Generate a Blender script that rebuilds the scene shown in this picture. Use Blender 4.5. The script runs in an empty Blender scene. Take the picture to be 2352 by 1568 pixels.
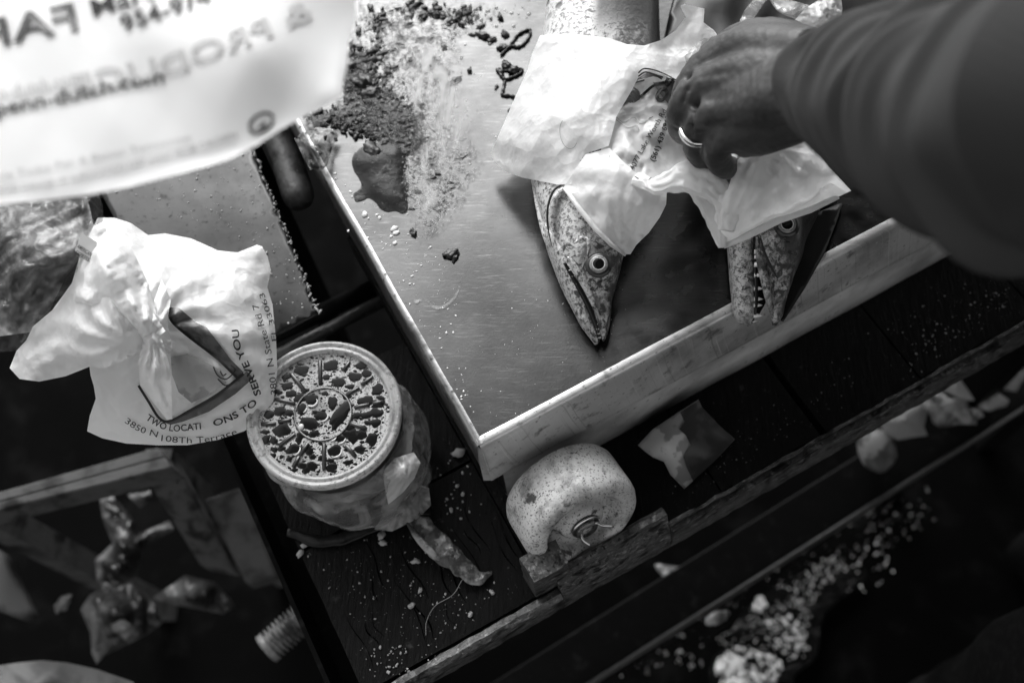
import bpy, bmesh, math, random
import numpy as np
from mathutils import Vector, noise as mnoise
from mathutils.geometry import delaunay_2d_cdt

random.seed(7); rng = np.random.default_rng(7)
scn = bpy.context.scene
COL = scn.collection
# ------------------------------------------------------------------ camera
# pixel positions below are read on a 2352 x 1568 view of the photograph
F = 35 / 36 * 2352
CAM = np.array([0.0, 0.0, 1.57])
_dn = np.array([1317 - 1176, -(1899 - 784), -F]); _dn /= np.linalg.norm(_dn)
_Z = -_dn
_X = np.array([1.0, 0, 0]) - _Z * _Z[0]; _X /= np.linalg.norm(_X)
_Y = np.cross(_Z, _X)
R = np.array([_X, _Y, _Z])                       # camera -> world

def at(px, py, z):
    """world point at height z on the line of sight of a picture position"""
    d = R @ np.array([(px - 1176) / F, -(py - 784) / F, -1.0])
    return CAM + d * ((z - CAM[2]) / d[2])

def at_many(px, py, z):
    px = np.asarray(px, float); py = np.asarray(py, float); z = np.asarray(z, float)
    d = np.stack([(px - 1176) / F, -(py - 784) / F, -np.ones_like(px)], 1) @ R.T
    return CAM + d * ((z - CAM[2]) / d[:, 2])[:, None]

def proj(p):
    c = R.T @ (np.array(p) - CAM)
    return 1176 + F * c[0] / -c[2], 784 - F * c[1] / -c[2], -c[2]

cam_d = bpy.data.cameras.new('camera'); cam = bpy.data.objects.new('camera', cam_d); COL.objects.link(cam)
from mathutils import Matrix
M = Matrix([[R[i][j] for j in range(3)] + [CAM[i]] for i in range(3)] + [[0, 0, 0, 1]])
cam.matrix_world = M
cam_d.lens = 35; cam_d.sensor_width = 36; cam_d.clip_start = 0.02; cam_d.clip_end = 200
cam_d.dof.use_dof = True; cam_d.dof.focus_distance = 0.745; cam_d.dof.aperture_fstop = 3.6
scn.camera = cam
# ------------------------------------------------------------------ light
_p = at(960, 330, 0.9); _d = _p - CAM; _d /= np.linalg.norm(_d)
SUNDIR = Vector((-0.16, 0.76, 0.62)).normalized()          # soft high light from the far left
elev = math.asin(SUNDIR.z); azim = math.atan2(SUNDIR.x, SUNDIR.y)
w = bpy.data.worlds.new('World'); scn.world = w; w.use_nodes = True
nt = w.node_tree; nt.nodes.clear()
sky = nt.nodes.new('ShaderNodeTexSky'); sky.sky_type = 'NISHITA'; sky.sun_disc = False
sky.sun_elevation = elev; sky.sun_rotation = azim; sky.dust_density = 4.0; sky.ozone_density = 1.0
bw = nt.nodes.new('ShaderNodeRGBToBW'); bg = nt.nodes.new('ShaderNodeBackground'); wo = nt.nodes.new('ShaderNodeOutputWorld')
bg.inputs['Strength'].default_value = 0.15
nt.links.new(sky.outputs[0], bw.inputs[0]); nt.links.new(bw.outputs[0], bg.inputs[0]); nt.links.new(bg.outputs[0], wo.inputs[0])
sun_d = bpy.data.lights.new('sun', 'SUN'); sun_d.energy = 0.6; sun_d.angle = math.radians(40); sun_d.color = (1, 1, 1)
sun = bpy.data.objects.new('sun', sun_d); COL.objects.link(sun)
sun.rotation_euler = SUNDIR.to_track_quat('Z', 'Y').to_euler()
scn.view_settings.view_transform = 'Standard'; scn.view_settings.look = 'None'
scn.view_settings.gamma = 1; scn.view_settings.exposure = 1.15; scn.view_settings.use_curve_mapping = False
scn.cycles.max_bounces = 8; scn.cycles.transparent_max_bounces = 12
scn.cycles.caustics_reflective = False; scn.cycles.caustics_refractive = False
scn.cycles.use_denoising = True
try: scn.cycles.denoiser = 'OPENIMAGEDENOISE'
except Exception: pass

# ------------------------------------------------------------------ axes of the steel box (measured from its top near corner)
A0 = at(1100, 1020, 0.9)
EU = at(2059, 510, 0.9) - A0; EU /= np.linalg.norm(EU)
EV = np.array([-EU[1], EU[0], 0.0])
def T(u, v, z): return np.array([A0[0] + EU[0] * u + EV[0] * v, A0[1] + EU[1] * u + EV[1] * v, z])
ANG = math.atan2(EU[1], EU[0])
Z_TOP, Z_WOOD = 0.90, 0.765
CAN_X = -0.20

# ------------------------------------------------------------------ materials
MATS = {}
def mat(name, col, rough=0.5, metal=0.0, spec=0.5, patches=(), bump=(), rot=0.0, stretch=(1, 1, 1), rough_noise=None,
        transl=0.0, alpha=1.0, coat=0.0, bump_dist=0.002, fine=None, transmission=0.0, film=None, crinkle=()):
    """patches: (scale, colour, lo, hi, detail, 'n'/'v') darker or lighter marks; bump: (scale, strength) pairs"""
    m = bpy.data.materials.new(name); m.use_nodes = True; t = m.node_tree; N = t.nodes; L = t.links
    bs = N['Principled BSDF']; out = N['Material Output']
    tc = N.new('ShaderNodeTexCoord'); mp = N.new('ShaderNodeMapping')
    mp.inputs['Rotation'].default_value = (0, 0, -rot); mp.inputs['Scale'].default_value = stretch
    L.new(tc.outputs['Object'], mp.inputs[0])
    c4 = lambda c: (c, c, c, 1) if not hasattr(c, '__len__') else (*c, 1)
    bs.inputs['Base Color'].default_value = c4(col)
    cur = None
    for i, p in enumerate(patches):
        sc, c2, lo, hi, det = p[:5]; kind = p[5] if len(p) > 5 else 'n'
        if kind == 'v':
            tx = N.new('ShaderNodeTexVoronoi'); tx.inputs['Scale'].default_value = sc; o = tx.outputs['Distance']
        else:
            tx = N.new('ShaderNodeTexNoise'); tx.inputs['Scale'].default_value = sc; tx.inputs['Detail'].default_value = det
            tx.inputs['Roughness'].default_value = 0.6; tx.noise_dimensions = '4D'; tx.inputs['W'].default_value = i * 3.1; o = tx.outputs[0]
        src = tc.outputs['Object'] if (len(p) > 6 and p[6] == 'iso') else mp.outputs[0]
        L.new(src, tx.inputs['Vector'])
        mr = N.new('ShaderNodeMapRange'); mr.interpolation_type = 'SMOOTHSTEP'
        mr.inputs['From Min'].default_value = lo; mr.inputs['From Max'].default_value = hi; L.new(o, mr.inputs['Value'])
        mx = N.new('ShaderNodeMix'); mx.data_type = 'RGBA'; L.new(mr.outputs[0], mx.inputs[0])
        if cur is None: mx.inputs[6].default_value = c4(col)
        else: L.new(cur, mx.inputs[6])
        mx.inputs[7].default_value = c4(c2); cur = mx.outputs[2]
    if cur is not None: L.new(cur, bs.inputs['Base Color'])
    bs.inputs['Roughness'].default_value = rough
    if rough_noise:
        sc, a, b = rough_noise
        tx = N.new('ShaderNodeTexNoise'); tx.inputs['Scale'].default_value = sc; tx.inputs['Detail'].default_value = 6
        L.new(mp.outputs[0], tx.inputs['Vector'])
        mr = N.new('ShaderNodeMapRange'); mr.inputs['From Min'].default_value = .3; mr.inputs['From Max'].default_value = .7
        mr.inputs['To Min'].default_value = a; mr.inputs['To Max'].default_value = b
        L.new(tx.outputs[0], mr.inputs['Value']); L.new(mr.outputs[0], bs.inputs['Roughness'])
    bs.inputs['Metallic'].default_value = metal; bs.inputs['Specular IOR Level'].default_value = spec
    bs.inputs['Coat Weight'].default_value = coat; bs.inputs['Coat Roughness'].default_value = 0.12
    bs.inputs['Transmission Weight'].default_value = transmission
    nrm = None
    for sc, st in bump:
        tx = N.new('ShaderNodeTexNoise'); tx.inputs['Scale'].default_value = sc; tx.inputs['Detail'].default_value = 5
        L.new(mp.outputs[0], tx.inputs['Vector'])
        b = N.new('ShaderNodeBump'); b.inputs['Strength'].default_value = st; b.inputs['Distance'].default_value = bump_dist
        L.new(tx.outputs[0], b.inputs['Height'])
        if nrm: L.new(nrm, b.inputs['Normal'])
        nrm = b.outputs[0]
    for sc, st in crinkle:                            # facets that meet in sharp creases
        dn = N.new('ShaderNodeTexNoise'); dn.inputs['Scale'].default_value = sc * .6; dn.inputs['Detail'].default_value = 3; L.new(mp.outputs[0], dn.inputs['Vector'])
        vm = N.new('ShaderNodeVectorMath'); vm.operation = 'MULTIPLY_ADD'; L.new(dn.outputs['Color'], vm.inputs[0]); vm.inputs[1].default_value = (1.1 / sc,) * 3; L.new(mp.outputs[0], vm.inputs[2])
        vo = N.new('ShaderNodeTexVoronoi'); vo.inputs['Scale'].default_value = sc; vo.inputs['Randomness'].default_value = 1; L.new(vm.outputs[0], vo.inputs['Vector'])
        b = N.new('ShaderNodeBump'); b.inputs['Strength'].default_value = st; b.inputs['Distance'].default_value = .25 / sc
        L.new(vo.outputs['Distance'], b.inputs['Height'])
        if nrm: L.new(nrm, b.inputs['Normal'])
        nrm = b.outputs[0]
    if nrm: L.new(nrm, bs.inputs['Normal'])
    sh = bs.outputs[0]
    if transl > 0:
        tr = N.new('ShaderNodeBsdfTranslucent'); tr.inputs[0].default_value = c4(min(1, (col if not hasattr(col, '__len__') else col[0]) * 1.1))
        if cur is not None: L.new(cur, tr.inputs[0])
        if nrm: L.new(nrm, tr.inputs['Normal'])
        mx = N.new('ShaderNodeMixShader'); mx.inputs[0].default_value = transl
        L.new(sh, mx.inputs[1]); L.new(tr.outputs[0], mx.inputs[2]); sh = mx.outputs[0]
    if alpha < 1:
        tp = N.new('ShaderNodeBsdfTransparent'); mx = N.new('ShaderNodeMixShader'); mx.inputs[0].default_value = alpha
        L.new(tp.outputs[0], mx.inputs[1]); L.new(sh, mx.inputs[2]); sh = mx.outputs[0]
        if film:                                     # streaky film: opacity varies with folds
            tx = N.new('ShaderNodeTexNoise'); tx.inputs['Scale'].default_value = film[0]; tx.inputs['Detail'].default_value = 4
            tx.inputs['Distortion'].default_value = 1.5; L.new(mp.outputs[0], tx.inputs['Vector'])
            mr = N.new('ShaderNodeMapRange'); mr.inputs['From Min'].default_value = .35; mr.inputs['From Max'].default_value = .65
            mr.inputs['To Min'].default_value = film[1]; mr.inputs['To Max'].default_value = film[2]
            L.new(tx.outputs[0], mr.inputs['Value']); L.new(mr.outputs[0], mx.inputs[0])
    L.new(sh, out.inputs[0])
    MATS[name] = m
    return m

steel = mat('brushed steel', 0.074, 0.36, 1.0, patches=[(6, 0.046, .42, .66, 8, 'n', 'iso'), (260, 0.05, .62, .72, 3, 'n', 'iso'), (45, 0.06, .62, .72, 9, 'n', 'iso')],
            bump=[(500, .05)], rot=ANG + .6, stretch=(1, 1.4, 1), rough_noise=(60, .20, .30), bump_dist=.0006)
steel_lip = mat('worn steel edge', 0.66, 0.36, .5, patches=[(14, 0.33, .45, .7, 8, 'n', 'iso'), (260, 0.16, .60, .70, 4, 'n', 'iso'), (60, 0.20, .55, .68, 15, 'n', 'iso'), (150, .8, .64, .70, 6, 'n', 'iso')],
                bump=[(120, .12)], rot=ANG, stretch=(1, 3, 1), rough_noise=(30, .32, .5), bump_dist=.001)
steel_old = mat('dirty steel', 0.055, 0.40, 1.0, patches=[(9, 0.032, .42, .66, 8, 'n', 'iso'), (220, 0.02, .58, .70, 4), (50, .02, .6, .7, 9)], bump=[(100, .12)],
                rough_noise=(18, .3, .5), bump_dist=.001)
def scratches(m, specs, amount=.5):
    t = m.node_tree; N = t.nodes; L = t.links; bs = N['Principled BSDF']; tc = N['Texture Coordinate']
    cur = bs.inputs['Base Color'].links[0].from_socket
    for (ang, sx, sy, lo, hi, colr) in specs:
        mp = N.new('ShaderNodeMapping'); mp.inputs['Rotation'].default_value = (0, 0, ang); mp.inputs['Scale'].default_value = (sx, sy, 1)
        L.new(tc.outputs['Object'], mp.inputs[0]); tx = N.new('ShaderNodeTexNoise'); tx.inputs['Scale'].default_value = 1; tx.inputs['Detail'].default_value = 2
        tx.inputs['Distortion'].default_value = .15; L.new(mp.outputs[0], tx.inputs['Vector'])
        mr = N.new('ShaderNodeMapRange'); mr.inputs['From Min'].default_value = lo; mr.inputs['From Max'].default_value = hi; mr.inputs['To Max'].default_value = amount; L.new(tx.outputs[0], mr.inputs['Value'])
        mx = N.new('ShaderNodeMix'); mx.data_type = 'RGBA'; L.new(mr.outputs[0], mx.inputs[0]); L.new(cur, mx.inputs[6]); mx.inputs[7].default_value = (colr, colr, colr, 1); cur = mx.outputs[2]
    L.new(cur, bs.inputs['Base Color'])
scratches(steel, [(.4, 60, 900, .62, .72, .22), (1.2, 45, 700, .64, .73, .22), (-.7, 70, 1100, .62, .72, .03), (2.1, 50, 800, .64, .74, .2), (2.7, 40, 900, .64, .74, .03)], .22)
scratches(steel_lip, [(ANG, 20, 700, .60, .72, .8), (ANG + .15, 25, 900, .62, .72, .12), (1.9, 40, 700, .66, .74, .9)], .4)
def soft_edge(m):
    t = m.node_tree; N = t.nodes; L = t.links
    mx = [n for n in N if n.type == 'MIX_SHADER'][-1]; src = mx.inputs[0].links[0].from_socket if mx.inputs[0].links else None
    a = N.new('ShaderNodeAttribute'); a.attribute_name = 'edge'; q = N.new('ShaderNodeMath'); q.operation = 'MULTIPLY'
    L.new(a.outputs['Fac'], q.inputs[0])
    if src: L.new(src, q.inputs[1])
    else: q.inputs[1].default_value = mx.inputs[0].default_value
    L.new(q.outputs[0], mx.inputs[0]); return m
crust = mat('pale crust', 0.22, .6, patches=[(200, .2, .5, .6, 4)])
rusty = mat('rusty pipe', 0.09, 0.55, .5, .4, patches=[(60, 0.035, .45, .6, 8), (250, .3, .62, .7, 4), (30, .02, .55, .65, 6)], bump=[(150, .5)])
wood = mat('wet black wood', 0.006, 0.5, 0, .09, patches=[(30, 0.011, .5, .75, 9), (260, .07, .64, .72, 4, 'n', 'iso'), (90, .04, .62, .74, 8, 'n', 'iso')],
           bump=[(60, .5), (300, .35)], rot=ANG, stretch=(6, 1, 1), rough_noise=(40, .18, .7), bump_dist=.002)
rim_m = mat('blackened rusty iron', 0.085, 0.45, .2, .5, patches=[(150, .26, .52, .66, 8), (420, .40, .63, .70, 3), (300, .006, .55, .65, 5), (60, .010, .5, .6, 8)],
            bump=[(180, .8), (60, .4)], rot=ANG, stretch=(1, 1, 2), bump_dist=.002)
blackiron = mat('black iron', 0.003, .5, 0, .05, bump=[(80, .3)], patches=[(60, .014, .55, .7, 6)])
grey_wood = mat('weathered grey wood', 0.085, .8, 0, .1, patches=[(25, .035, .45, .65, 8, 'n', 'iso'), (120, .14, .62, .72, 5), (18, .02, .56, .66, 4, 'n', 'iso')], bump=[(60, .5)], stretch=(1, 4, 1), rot=.3)
nylon = mat('scuffed white nylon', 0.66, .42, 0, .4, patches=[(20, .54, .4, .6, 3), (46, .26, .50, .66, 15), (400, .08, .59, .67, 3), (75, .06, .56, .64, 15), (600, .12, .56, .64, 3)],
            bump=[(250, .12)], bump_dist=.001)
zinc = mat('zinc', .62, .28, 1, patches=[(200, .3, .55, .65, 3)])
axle_m = mat('dull axle steel', .25, .5, 1, patches=[(250, .1, .5, .6, 3)], bump=[(300, .4)])
bag_w = mat('white bag plastic', 0.86, .30, 0, .6, bump=[(200, .08)], transl=.38, bump_dist=.004, crinkle=[(24, .34), (64, .42), (150, .2)])
bag_w2 = mat('white bag plastic thin', 0.76, .28, 0, .6, crinkle=[(20, .6), (50, .5)], transl=.35, alpha=.90, bump_dist=.005, film=(25, .78, .98))
bag_near = mat('white printed bag plastic', 0.90, .4, 0, .5, bump=[(10, .1)], transl=.10)
film_m = mat('clear grey film', 0.50, .16, 0, .9, crinkle=[(22, .9), (60, .8)], transl=.25, alpha=.5, bump_dist=.006, film=(30, .22, .75))
film_d = mat('smoky clear film', 0.13, .14, 0, .55, crinkle=[(16, 1.0), (42, .9)], transl=.2, alpha=.45, bump_dist=.006, film=(40, .15, .7))
ink = mat('black ink', .012, .5, 0, .3)
ink_grey = mat('grey show-through ink', .38, .6, 0, .2)
ink_faint = mat('faint show-through ink', .55, .6, 0, .2)
ink_mid = mat('dark grey ink and shade', .05, .35, 0, .5, patches=[(40, .12, .5, .6, 6)], bump=[(60, .4)], bump_dist=.003)
skin = mat('skin', .050, .46, 0, .35, patches=[(35, .033, .4, .65, 6), (160, .055, .52, .68, 5), (500, .030, .58, .68, 3)], bump=[(260, .22), (700, .15)], bump_dist=.0012)
knit = mat('grey knit sleeve', .066, .9, 0, .1, patches=[(6, .055, .4, .6, 3)], bump=[(900, .3)])
denim = mat('dark denim', .008, .85, 0, .05, patches=[(120, .014, .45, .65, 5)], bump=[(800, .3)])
goldm = mat('polished ring metal', .85, .15, 1)
ground_m = mat('wet black ground', .002, .6, 0, .01, patches=[(12, .006, .5, .7, 8)], bump=[(40, .5)], rough_noise=(8, .5, .8))
tooth_m = mat('tooth', .65, .3, 0, .5)
pupil_m = mat('pupil', .005, .12, 0, .35)
iris_m = mat('iris', .24, .2, .2, .5, patches=[(300, .12, .45, .62, 5)])
socket_m = mat('dark eye socket', .012, .3, 0, .5)
mouth_m = mat('mouth inside', .006, .35, 0, .4)
flesh = mat('fish flesh scrap', .22, .25, 0, .6, patches=[(60, .04, .42, .58, 6), (120, .5, .6, .7, 6)], bump=[(120, .8)], bump_dist=.003)
gunk = mat('dark blood clots', .012, .28, 0, .3, patches=[(60, .05, .5, .7, 5)], bump=[(200, .5)], bump_dist=.002)
puddle_m = mat('dark watery blood', .022, .22, 0, .10, alpha=.93, patches=[(50, .015, .45, .65, 8), (140, .10, .58, .68, 8)], bump=[(60, .4), (200, .25)])
slime_m = soft_edge(mat('milky slime', .60, .35, 0, .3, alpha=.45, bump=[(40, .3)], film=(34, .12, .62), stretch=(1, .3, 1), rot=.15, patches=[(200, .5, .62, .7, 4)]))
grit_m = soft_edge(mat('wet dark grit', .04, .3, 0, .3, alpha=.8, bump=[(160, .9), (500, .5)], bump_dist=.003, film=(110, -.5, 1.5), patches=[(130, .012, .42, .58, 8), (300, .35, .6, .68, 5)]))
grit2_m = soft_edge(mat('thin grit', .10, .3, 0, .5, alpha=.8, bump=[(260, .8)], bump_dist=.002, film=(190, -1.2, 1.3), patches=[(130, .03, .42, .58, 8), (300, .22, .58, .68, 5)]))
scale_m = mat('pale fish scale', .6, .3, 0, .6)
foam_m = mat('fine brown foam', .19, .5, 0, .3, patches=[(300, .05, .34, .18, 1, 'v'), (700, .42, .36, .5, 2, 'v'), (25, .14, .5, .7, 4)], bump=[(700, .5)], bump_dist=.001)
liquid_m = mat('dark coffee', .006, .12, 0, .22)
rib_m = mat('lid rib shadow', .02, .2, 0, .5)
bubble_glint = mat('painted bubble glint', .7, .15, 0, .8, alpha=.8)
tub_m = mat('frosted tub plastic', .58, .28, 0, .6, transl=.35, alpha=.86, bump=[(60, .1)], patches=[(240, .28, .5, .62, 5), (60, .34, .5, .66, 4), (500, .75, .60, .68, 3)])
tub_body = mat('tub wall', .22, .3, 0, .6, transl=.2, patches=[(30, .12, .45, .6, 4)])
card_m = mat('torn pale card', .52, .5, 0, .3, patches=[(18, .26, .50, .53, 4), (60, .12, .62, .70, 10), (70, .2, .64, .70, 8)], bump=[(120, .3)])
ice_m = mat('wet pale flesh', .33, .22, 0, .5, patches=[(40, .07, .48, .62, 6)], bump=[(90, .8)], bump_dist=.004)
crumb_m = mat('pale crumbs', .34, .4, 0, .4)
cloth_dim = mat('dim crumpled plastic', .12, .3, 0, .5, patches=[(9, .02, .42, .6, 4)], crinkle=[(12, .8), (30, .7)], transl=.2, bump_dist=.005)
strap_m = mat('wet black strap', .004, .3, 0, .25, bump=[(60, .5)])
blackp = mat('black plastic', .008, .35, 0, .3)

def fish_mat(name, base, dark, axis_p0, axis_dir, side_dir, width, spots=True):
    """silver flank mottled with dark speckle, darker towards the back of the fish"""
    m = mat(name, base, .42, .05, .25)
    t = m.node_tree; N = t.nodes; L = t.links; bs = N['Principled BSDF']
    tc = N['Texture Coordinate']
    def noise(sc, det, rough=.65, w_=0.0, dist=0.0):
        n = N.new('ShaderNodeTexNoise'); n.noise_dimensions = '4D'; n.inputs['W'].default_value = w_
        n.inputs['Scale'].default_value = sc; n.inputs['Detail'].default_value = det; n.inputs['Roughness'].default_value = rough
        n.inputs['Distortion'].default_value = dist; L.new(tc.outputs['Object'], n.inputs['Vector']); return n.outputs[0]
    def rng_(src, a, b, c=0.0, d=1.0):
        r = N.new('ShaderNodeMapRange'); r.interpolation_type = 'SMOOTHSTEP'
        for k, v in (('From Min', a), ('From Max', b), ('To Min', c), ('To Max', d)): r.inputs[k].default_value = v
        L.new(src, r.inputs['Value']); return r.outputs[0]
    def mth(op, a, b):
        q = N.new('ShaderNodeMath'); q.operation = op
        for i, s in enumerate((a, b)):
            if hasattr(s, 'links'): L.new(s, q.inputs[i])
            else: q.inputs[i].default_value = s
        return q.outputs[0]
    geo = N.new('ShaderNodeNewGeometry')
    vs = N.new('ShaderNodeVectorMath'); vs.operation = 'SUBTRACT'; L.new(geo.outputs['Position'], vs.inputs[0]); vs.inputs[1].default_value = axis_p0
    dp = N.new('ShaderNodeVectorMath'); dp.operation = 'DOT_PRODUCT'; L.new(vs.outputs[0], dp.inputs[0]); dp.inputs[1].default_value = side_dir
    across = mth('DIVIDE', dp.outputs['Value'], width)             # -1 belly .. +1 back
    n1 = noise(35, 9, .7, 0, .8); n2 = noise(190, 6, .7, 2.0, .5); n3 = noise(420, 3, .6, 4.0)
    a = mth('ADD', mth('MULTIPLY', across, .13), n1)
    f1 = rng_(a, .44, .60)
    f2 = rng_(mth('ADD', mth('MULTIPLY', across, .07), n2), .44, .56)
    f3 = rng_(n3, .48, .62)
    f = mth('MAXIMUM', mth('MULTIPLY', f1, .88), mth('MULTIPLY', f2, .92)); f = mth('MAXIMUM', f, mth('MULTIPLY', f3, .72))
    back = rng_(across, .25, .8)
    f = mth('MAXIMUM', f, back)
    if spots:
        v = N.new('ShaderNodeTexVoronoi'); v.inputs['Scale'].default_value = 62; L.new(tc.outputs['Object'], v.inputs['Vector'])
        sp = rng_(v.outputs['Distance'], .33, .22)
        ds = N.new('ShaderNodeVectorMath'); ds.operation = 'DOT_PRODUCT'; L.new(vs.outputs[0], ds.inputs[0]); ds.inputs[1].default_value = axis_dir
        f = mth('MAXIMUM', f, mth('MULTIPLY', sp, rng_(ds.outputs['Value'], .15, .17)))
        f = mth('MAXIMUM', f, mth('MULTIPLY', mth('MULTIPLY', rng_(across, -.75, -.45), rng_(ds.outputs['Value'], .10, .16)), .93))
    mx = N.new('ShaderNodeMix'); mx.data_type = 'RGBA'; L.new(f, mx.inputs[0])
    mx.inputs[6].default_value = (base, base, base, 1); mx.inputs[7].default_value = (dark, dark, dark, 1)
    L.new(mx.outputs[2], bs.inputs['Base Color'])
    bs.inputs['Coat Weight'].default_value = .12; bs.inputs['Coat Roughness'].default_value = .18
    b = N.new('ShaderNodeBump'); b.inputs['Strength'].default_value = .5; b.inputs['Distance'].default_value = .0015
    L.new(mth('ADD', n2, mth('MULTIPLY', n3, .5)), b.inputs['Height']); L.new(b.outputs[0], bs.inputs['Normal'])
    return m

# ------------------------------------------------------------------ object helpers
def tagit(o, label=None, cat=None, group=None, kind=None, category=None):
    cat = cat or category
    if label: o['label'] = label
    if cat: o['category'] = cat
    if group: o['group'] = group
    if kind: o['kind'] = kind
    return o

def thing(name, label, cat, loc, group=None):
    o = bpy.data.objects.new(name, None); COL.objects.link(o); o.location = tuple(float(c) for c in loc); o.empty_display_size = .02
    return tagit(o, label, cat, group)

def world_loc(o):
    v = np.array(o.location); p = o.parent
    while p: v = v + np.array(p.location); p = p.parent
    return v

def mk(name, verts, faces, m, parent=None, smooth=True, org=None, **tags):
    verts = np.asarray(verts, float)
    if parent is not None: off = world_loc(parent); loc = np.zeros(3)
    else: off = np.array(org) if org is not None else np.array([*verts.mean(0)[:2], verts[:, 2].min()]); loc = off
    me = bpy.data.meshes.new(name); me.from_pydata([tuple(v) for v in (verts - off)], [], [tuple(int(i) for i in f) for f in faces])
    me.materials.append(m); me.update()
    bm = bmesh.new(); bm.from_mesh(me); bmesh.ops.recalc_face_normals(bm, faces=bm.faces); bm.to_mesh(me); bm.free()
    if smooth: me.polygons.foreach_set('use_smooth', [True] * len(me.polygons))
    o = bpy.data.objects.new(name, me); COL.objects.link(o); o.location = tuple(loc)
    if parent is not None: o.parent = parent
    tagit(o, **tags)
    return o

class MB:
    def __init__(s): s.v = []; s.f = []
    def add(s, v, f):
        n = len(s.v); s.v += [tuple(map(float, p)) for p in v]; s.f += [tuple(n + i for i in q) for q in f]; return s
    def out(s, name, m, parent=None, smooth=True, **k): return mk(name, s.v, s.f, m, parent, smooth, **k)

def bevel(o, w_=.001, seg=2, angle=40):
    b = o.modifiers.new('bevel', 'BEVEL'); b.width = w_; b.segments = seg; b.limit_method = 'ANGLE'; b.angle_limit = math.radians(angle)
    o.data.polygons.foreach_set('use_smooth', [True] * len(o.data.polygons))
    try:
        o.data.set_sharp_from_angle(angle=math.radians(35))
    except Exception: pass
    return o

def prism(bot, top):
    n = len(bot); v = list(bot) + list(top)
    f = [tuple(range(n))[::-1], tuple(range(n, 2 * n))] + [(i, (i + 1) % n, n + (i + 1) % n, n + i) for i in range(n)]
    return v, f

def tbox(u0, u1, v0, v1, z0, z1):
    q = [(u0, v0), (u1, v0), (u1, v1), (u0, v1)]
    return prism([T(a, b, z0) for a, b in q], [T(a, b, z1) for a, b in q])

def dense_box(u0, u1, v0, v1, z0, z1, nu, nv, amp=0.0, seed=0):
    """box whose top and sides are gridded and slightly uneven"""
    bm = bmesh.new()
    v, f = tbox(u0, u1, v0, v1, z0, z1)
    vs = [bm.verts.new(p) for p in v]; [bm.faces.new([vs[i] for i in q]) for q in f]
    bm.normal_update()
    for _ in range(3): bmesh.ops.subdivide_edges(bm, edges=[e for e in bm.edges if e.calc_length() > .012], cuts=1, use_grid_fill=True)
    for q in bm.verts:
        n = mnoise.noise_vector(q.co * 45 + Vector((seed, 0, 0))) * amp + mnoise.noise_vector(q.co * 160) * amp * .5
        q.co += n
    vv = [tuple(q.co) for q in bm.verts]; bm.verts.index_update()
    ff = [[q.index for q in fc.verts] for fc in bm.faces]; bm.free()
    return vv, ff

def tube(pts, radii, n=12, cap=True, squash=None, up=None):
    pts = [np.array(p, float) for p in pts]; V = []; Fc = []
    prev = None
    for i, p in enumerate(pts):
        d = (pts[min(i + 1, len(pts) - 1)] - pts[max(i - 1, 0)]); d = d / (np.linalg.norm(d) + 1e-12)
        ref = np.array(up if up is not None else ([0, 0, 1] if abs(d[2]) < .9 else [1, 0, 0]), float)
        if prev is not None and up is None: ref = prev
        a = np.cross(d, ref)
        if np.linalg.norm(a) < 1e-6: a = np.cross(d, [1, 0, 0])
        a /= np.linalg.norm(a); b = np.cross(a, d); prev = b
        sq = 1 if squash is None else (squash[i] if hasattr(squash, '__len__') else squash)
        for k in range(n):
            t = 2 * math.pi * k / n
            V.append(p + a * radii[i] * math.cos(t) + b * radii[i] * sq * math.sin(t))
    for i in range(len(pts) - 1):
        for k in range(n):
            Fc.append((i * n + k, i * n + (k + 1) % n, (i + 1) * n + (k + 1) % n, (i + 1) * n + k))
    if cap: Fc += [tuple(range(n))[::-1], tuple(range((len(pts) - 1) * n, len(pts) * n))]
    return V, Fc

def spline(pts, k=6):
    """Catmull-Rom through rows of numbers"""
    P = np.array(pts, float); P = np.vstack([2 * P[0] - P[1], P, 2 * P[-1] - P[-2]]); out = []
    for i in range(1, len(P) - 2):
        for j in range(k):
            t = j / k; a, b, c, d = P[i - 1], P[i], P[i + 1], P[i + 2]
            out.append(.5 * ((2 * b) + (c - a) * t + (2 * a - 5 * b + 4 * c - d) * t * t + (-a + 3 * b - 3 * c + d) * t ** 3))
    out.append(P[-2]); return np.array(out)

def lathe(prof, c, axis=(0, 0, 1), seg=64, close=False):
    ax = Vector(axis).normalized(); a = ax.orthogonal().normalized(); b = ax.cross(a); c = Vector(c); V = []; Fc = []
    for r, h in prof:
        for k in range(seg):
            t = 2 * math.pi * k / seg; V.append(tuple(c + ax * h + (a * math.cos(t) + b * math.sin(t)) * r))
    m_ = len(prof)
    for i in range(m_ - (0 if close else 1)):
        j = (i + 1) % m_
        for k in range(seg): Fc.append((i * seg + k, i * seg + (k + 1) % seg, j * seg + (k + 1) % seg, j * seg + k))
    return V, Fc

def tps(pts, vals, lam=1e-3):
    P = np.array(pts, float) / 300; n = len(P)
    d = np.linalg.norm(P[:, None] - P[None], axis=2); K = np.where(d > 0, d * d * np.log(d + 1e-12), 0) + lam * np.eye(n)
    Q = np.hstack([np.ones((n, 1)), P]); Am = np.vstack([np.hstack([K, Q]), np.hstack([Q.T, np.zeros((3, 3))])])
    s = np.linalg.lstsq(Am, np.concatenate([vals, np.zeros(3)]), rcond=None)[0]
    def f(x, y):
        X_ = np.stack([x, y], 1) / 300; d = np.linalg.norm(X_[:, None] - P[None], axis=2)
        return np.where(d > 0, d * d * np.log(d + 1e-12), 0) @ s[:n] + s[n] + X_ @ s[n + 1:]
    return f

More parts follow.
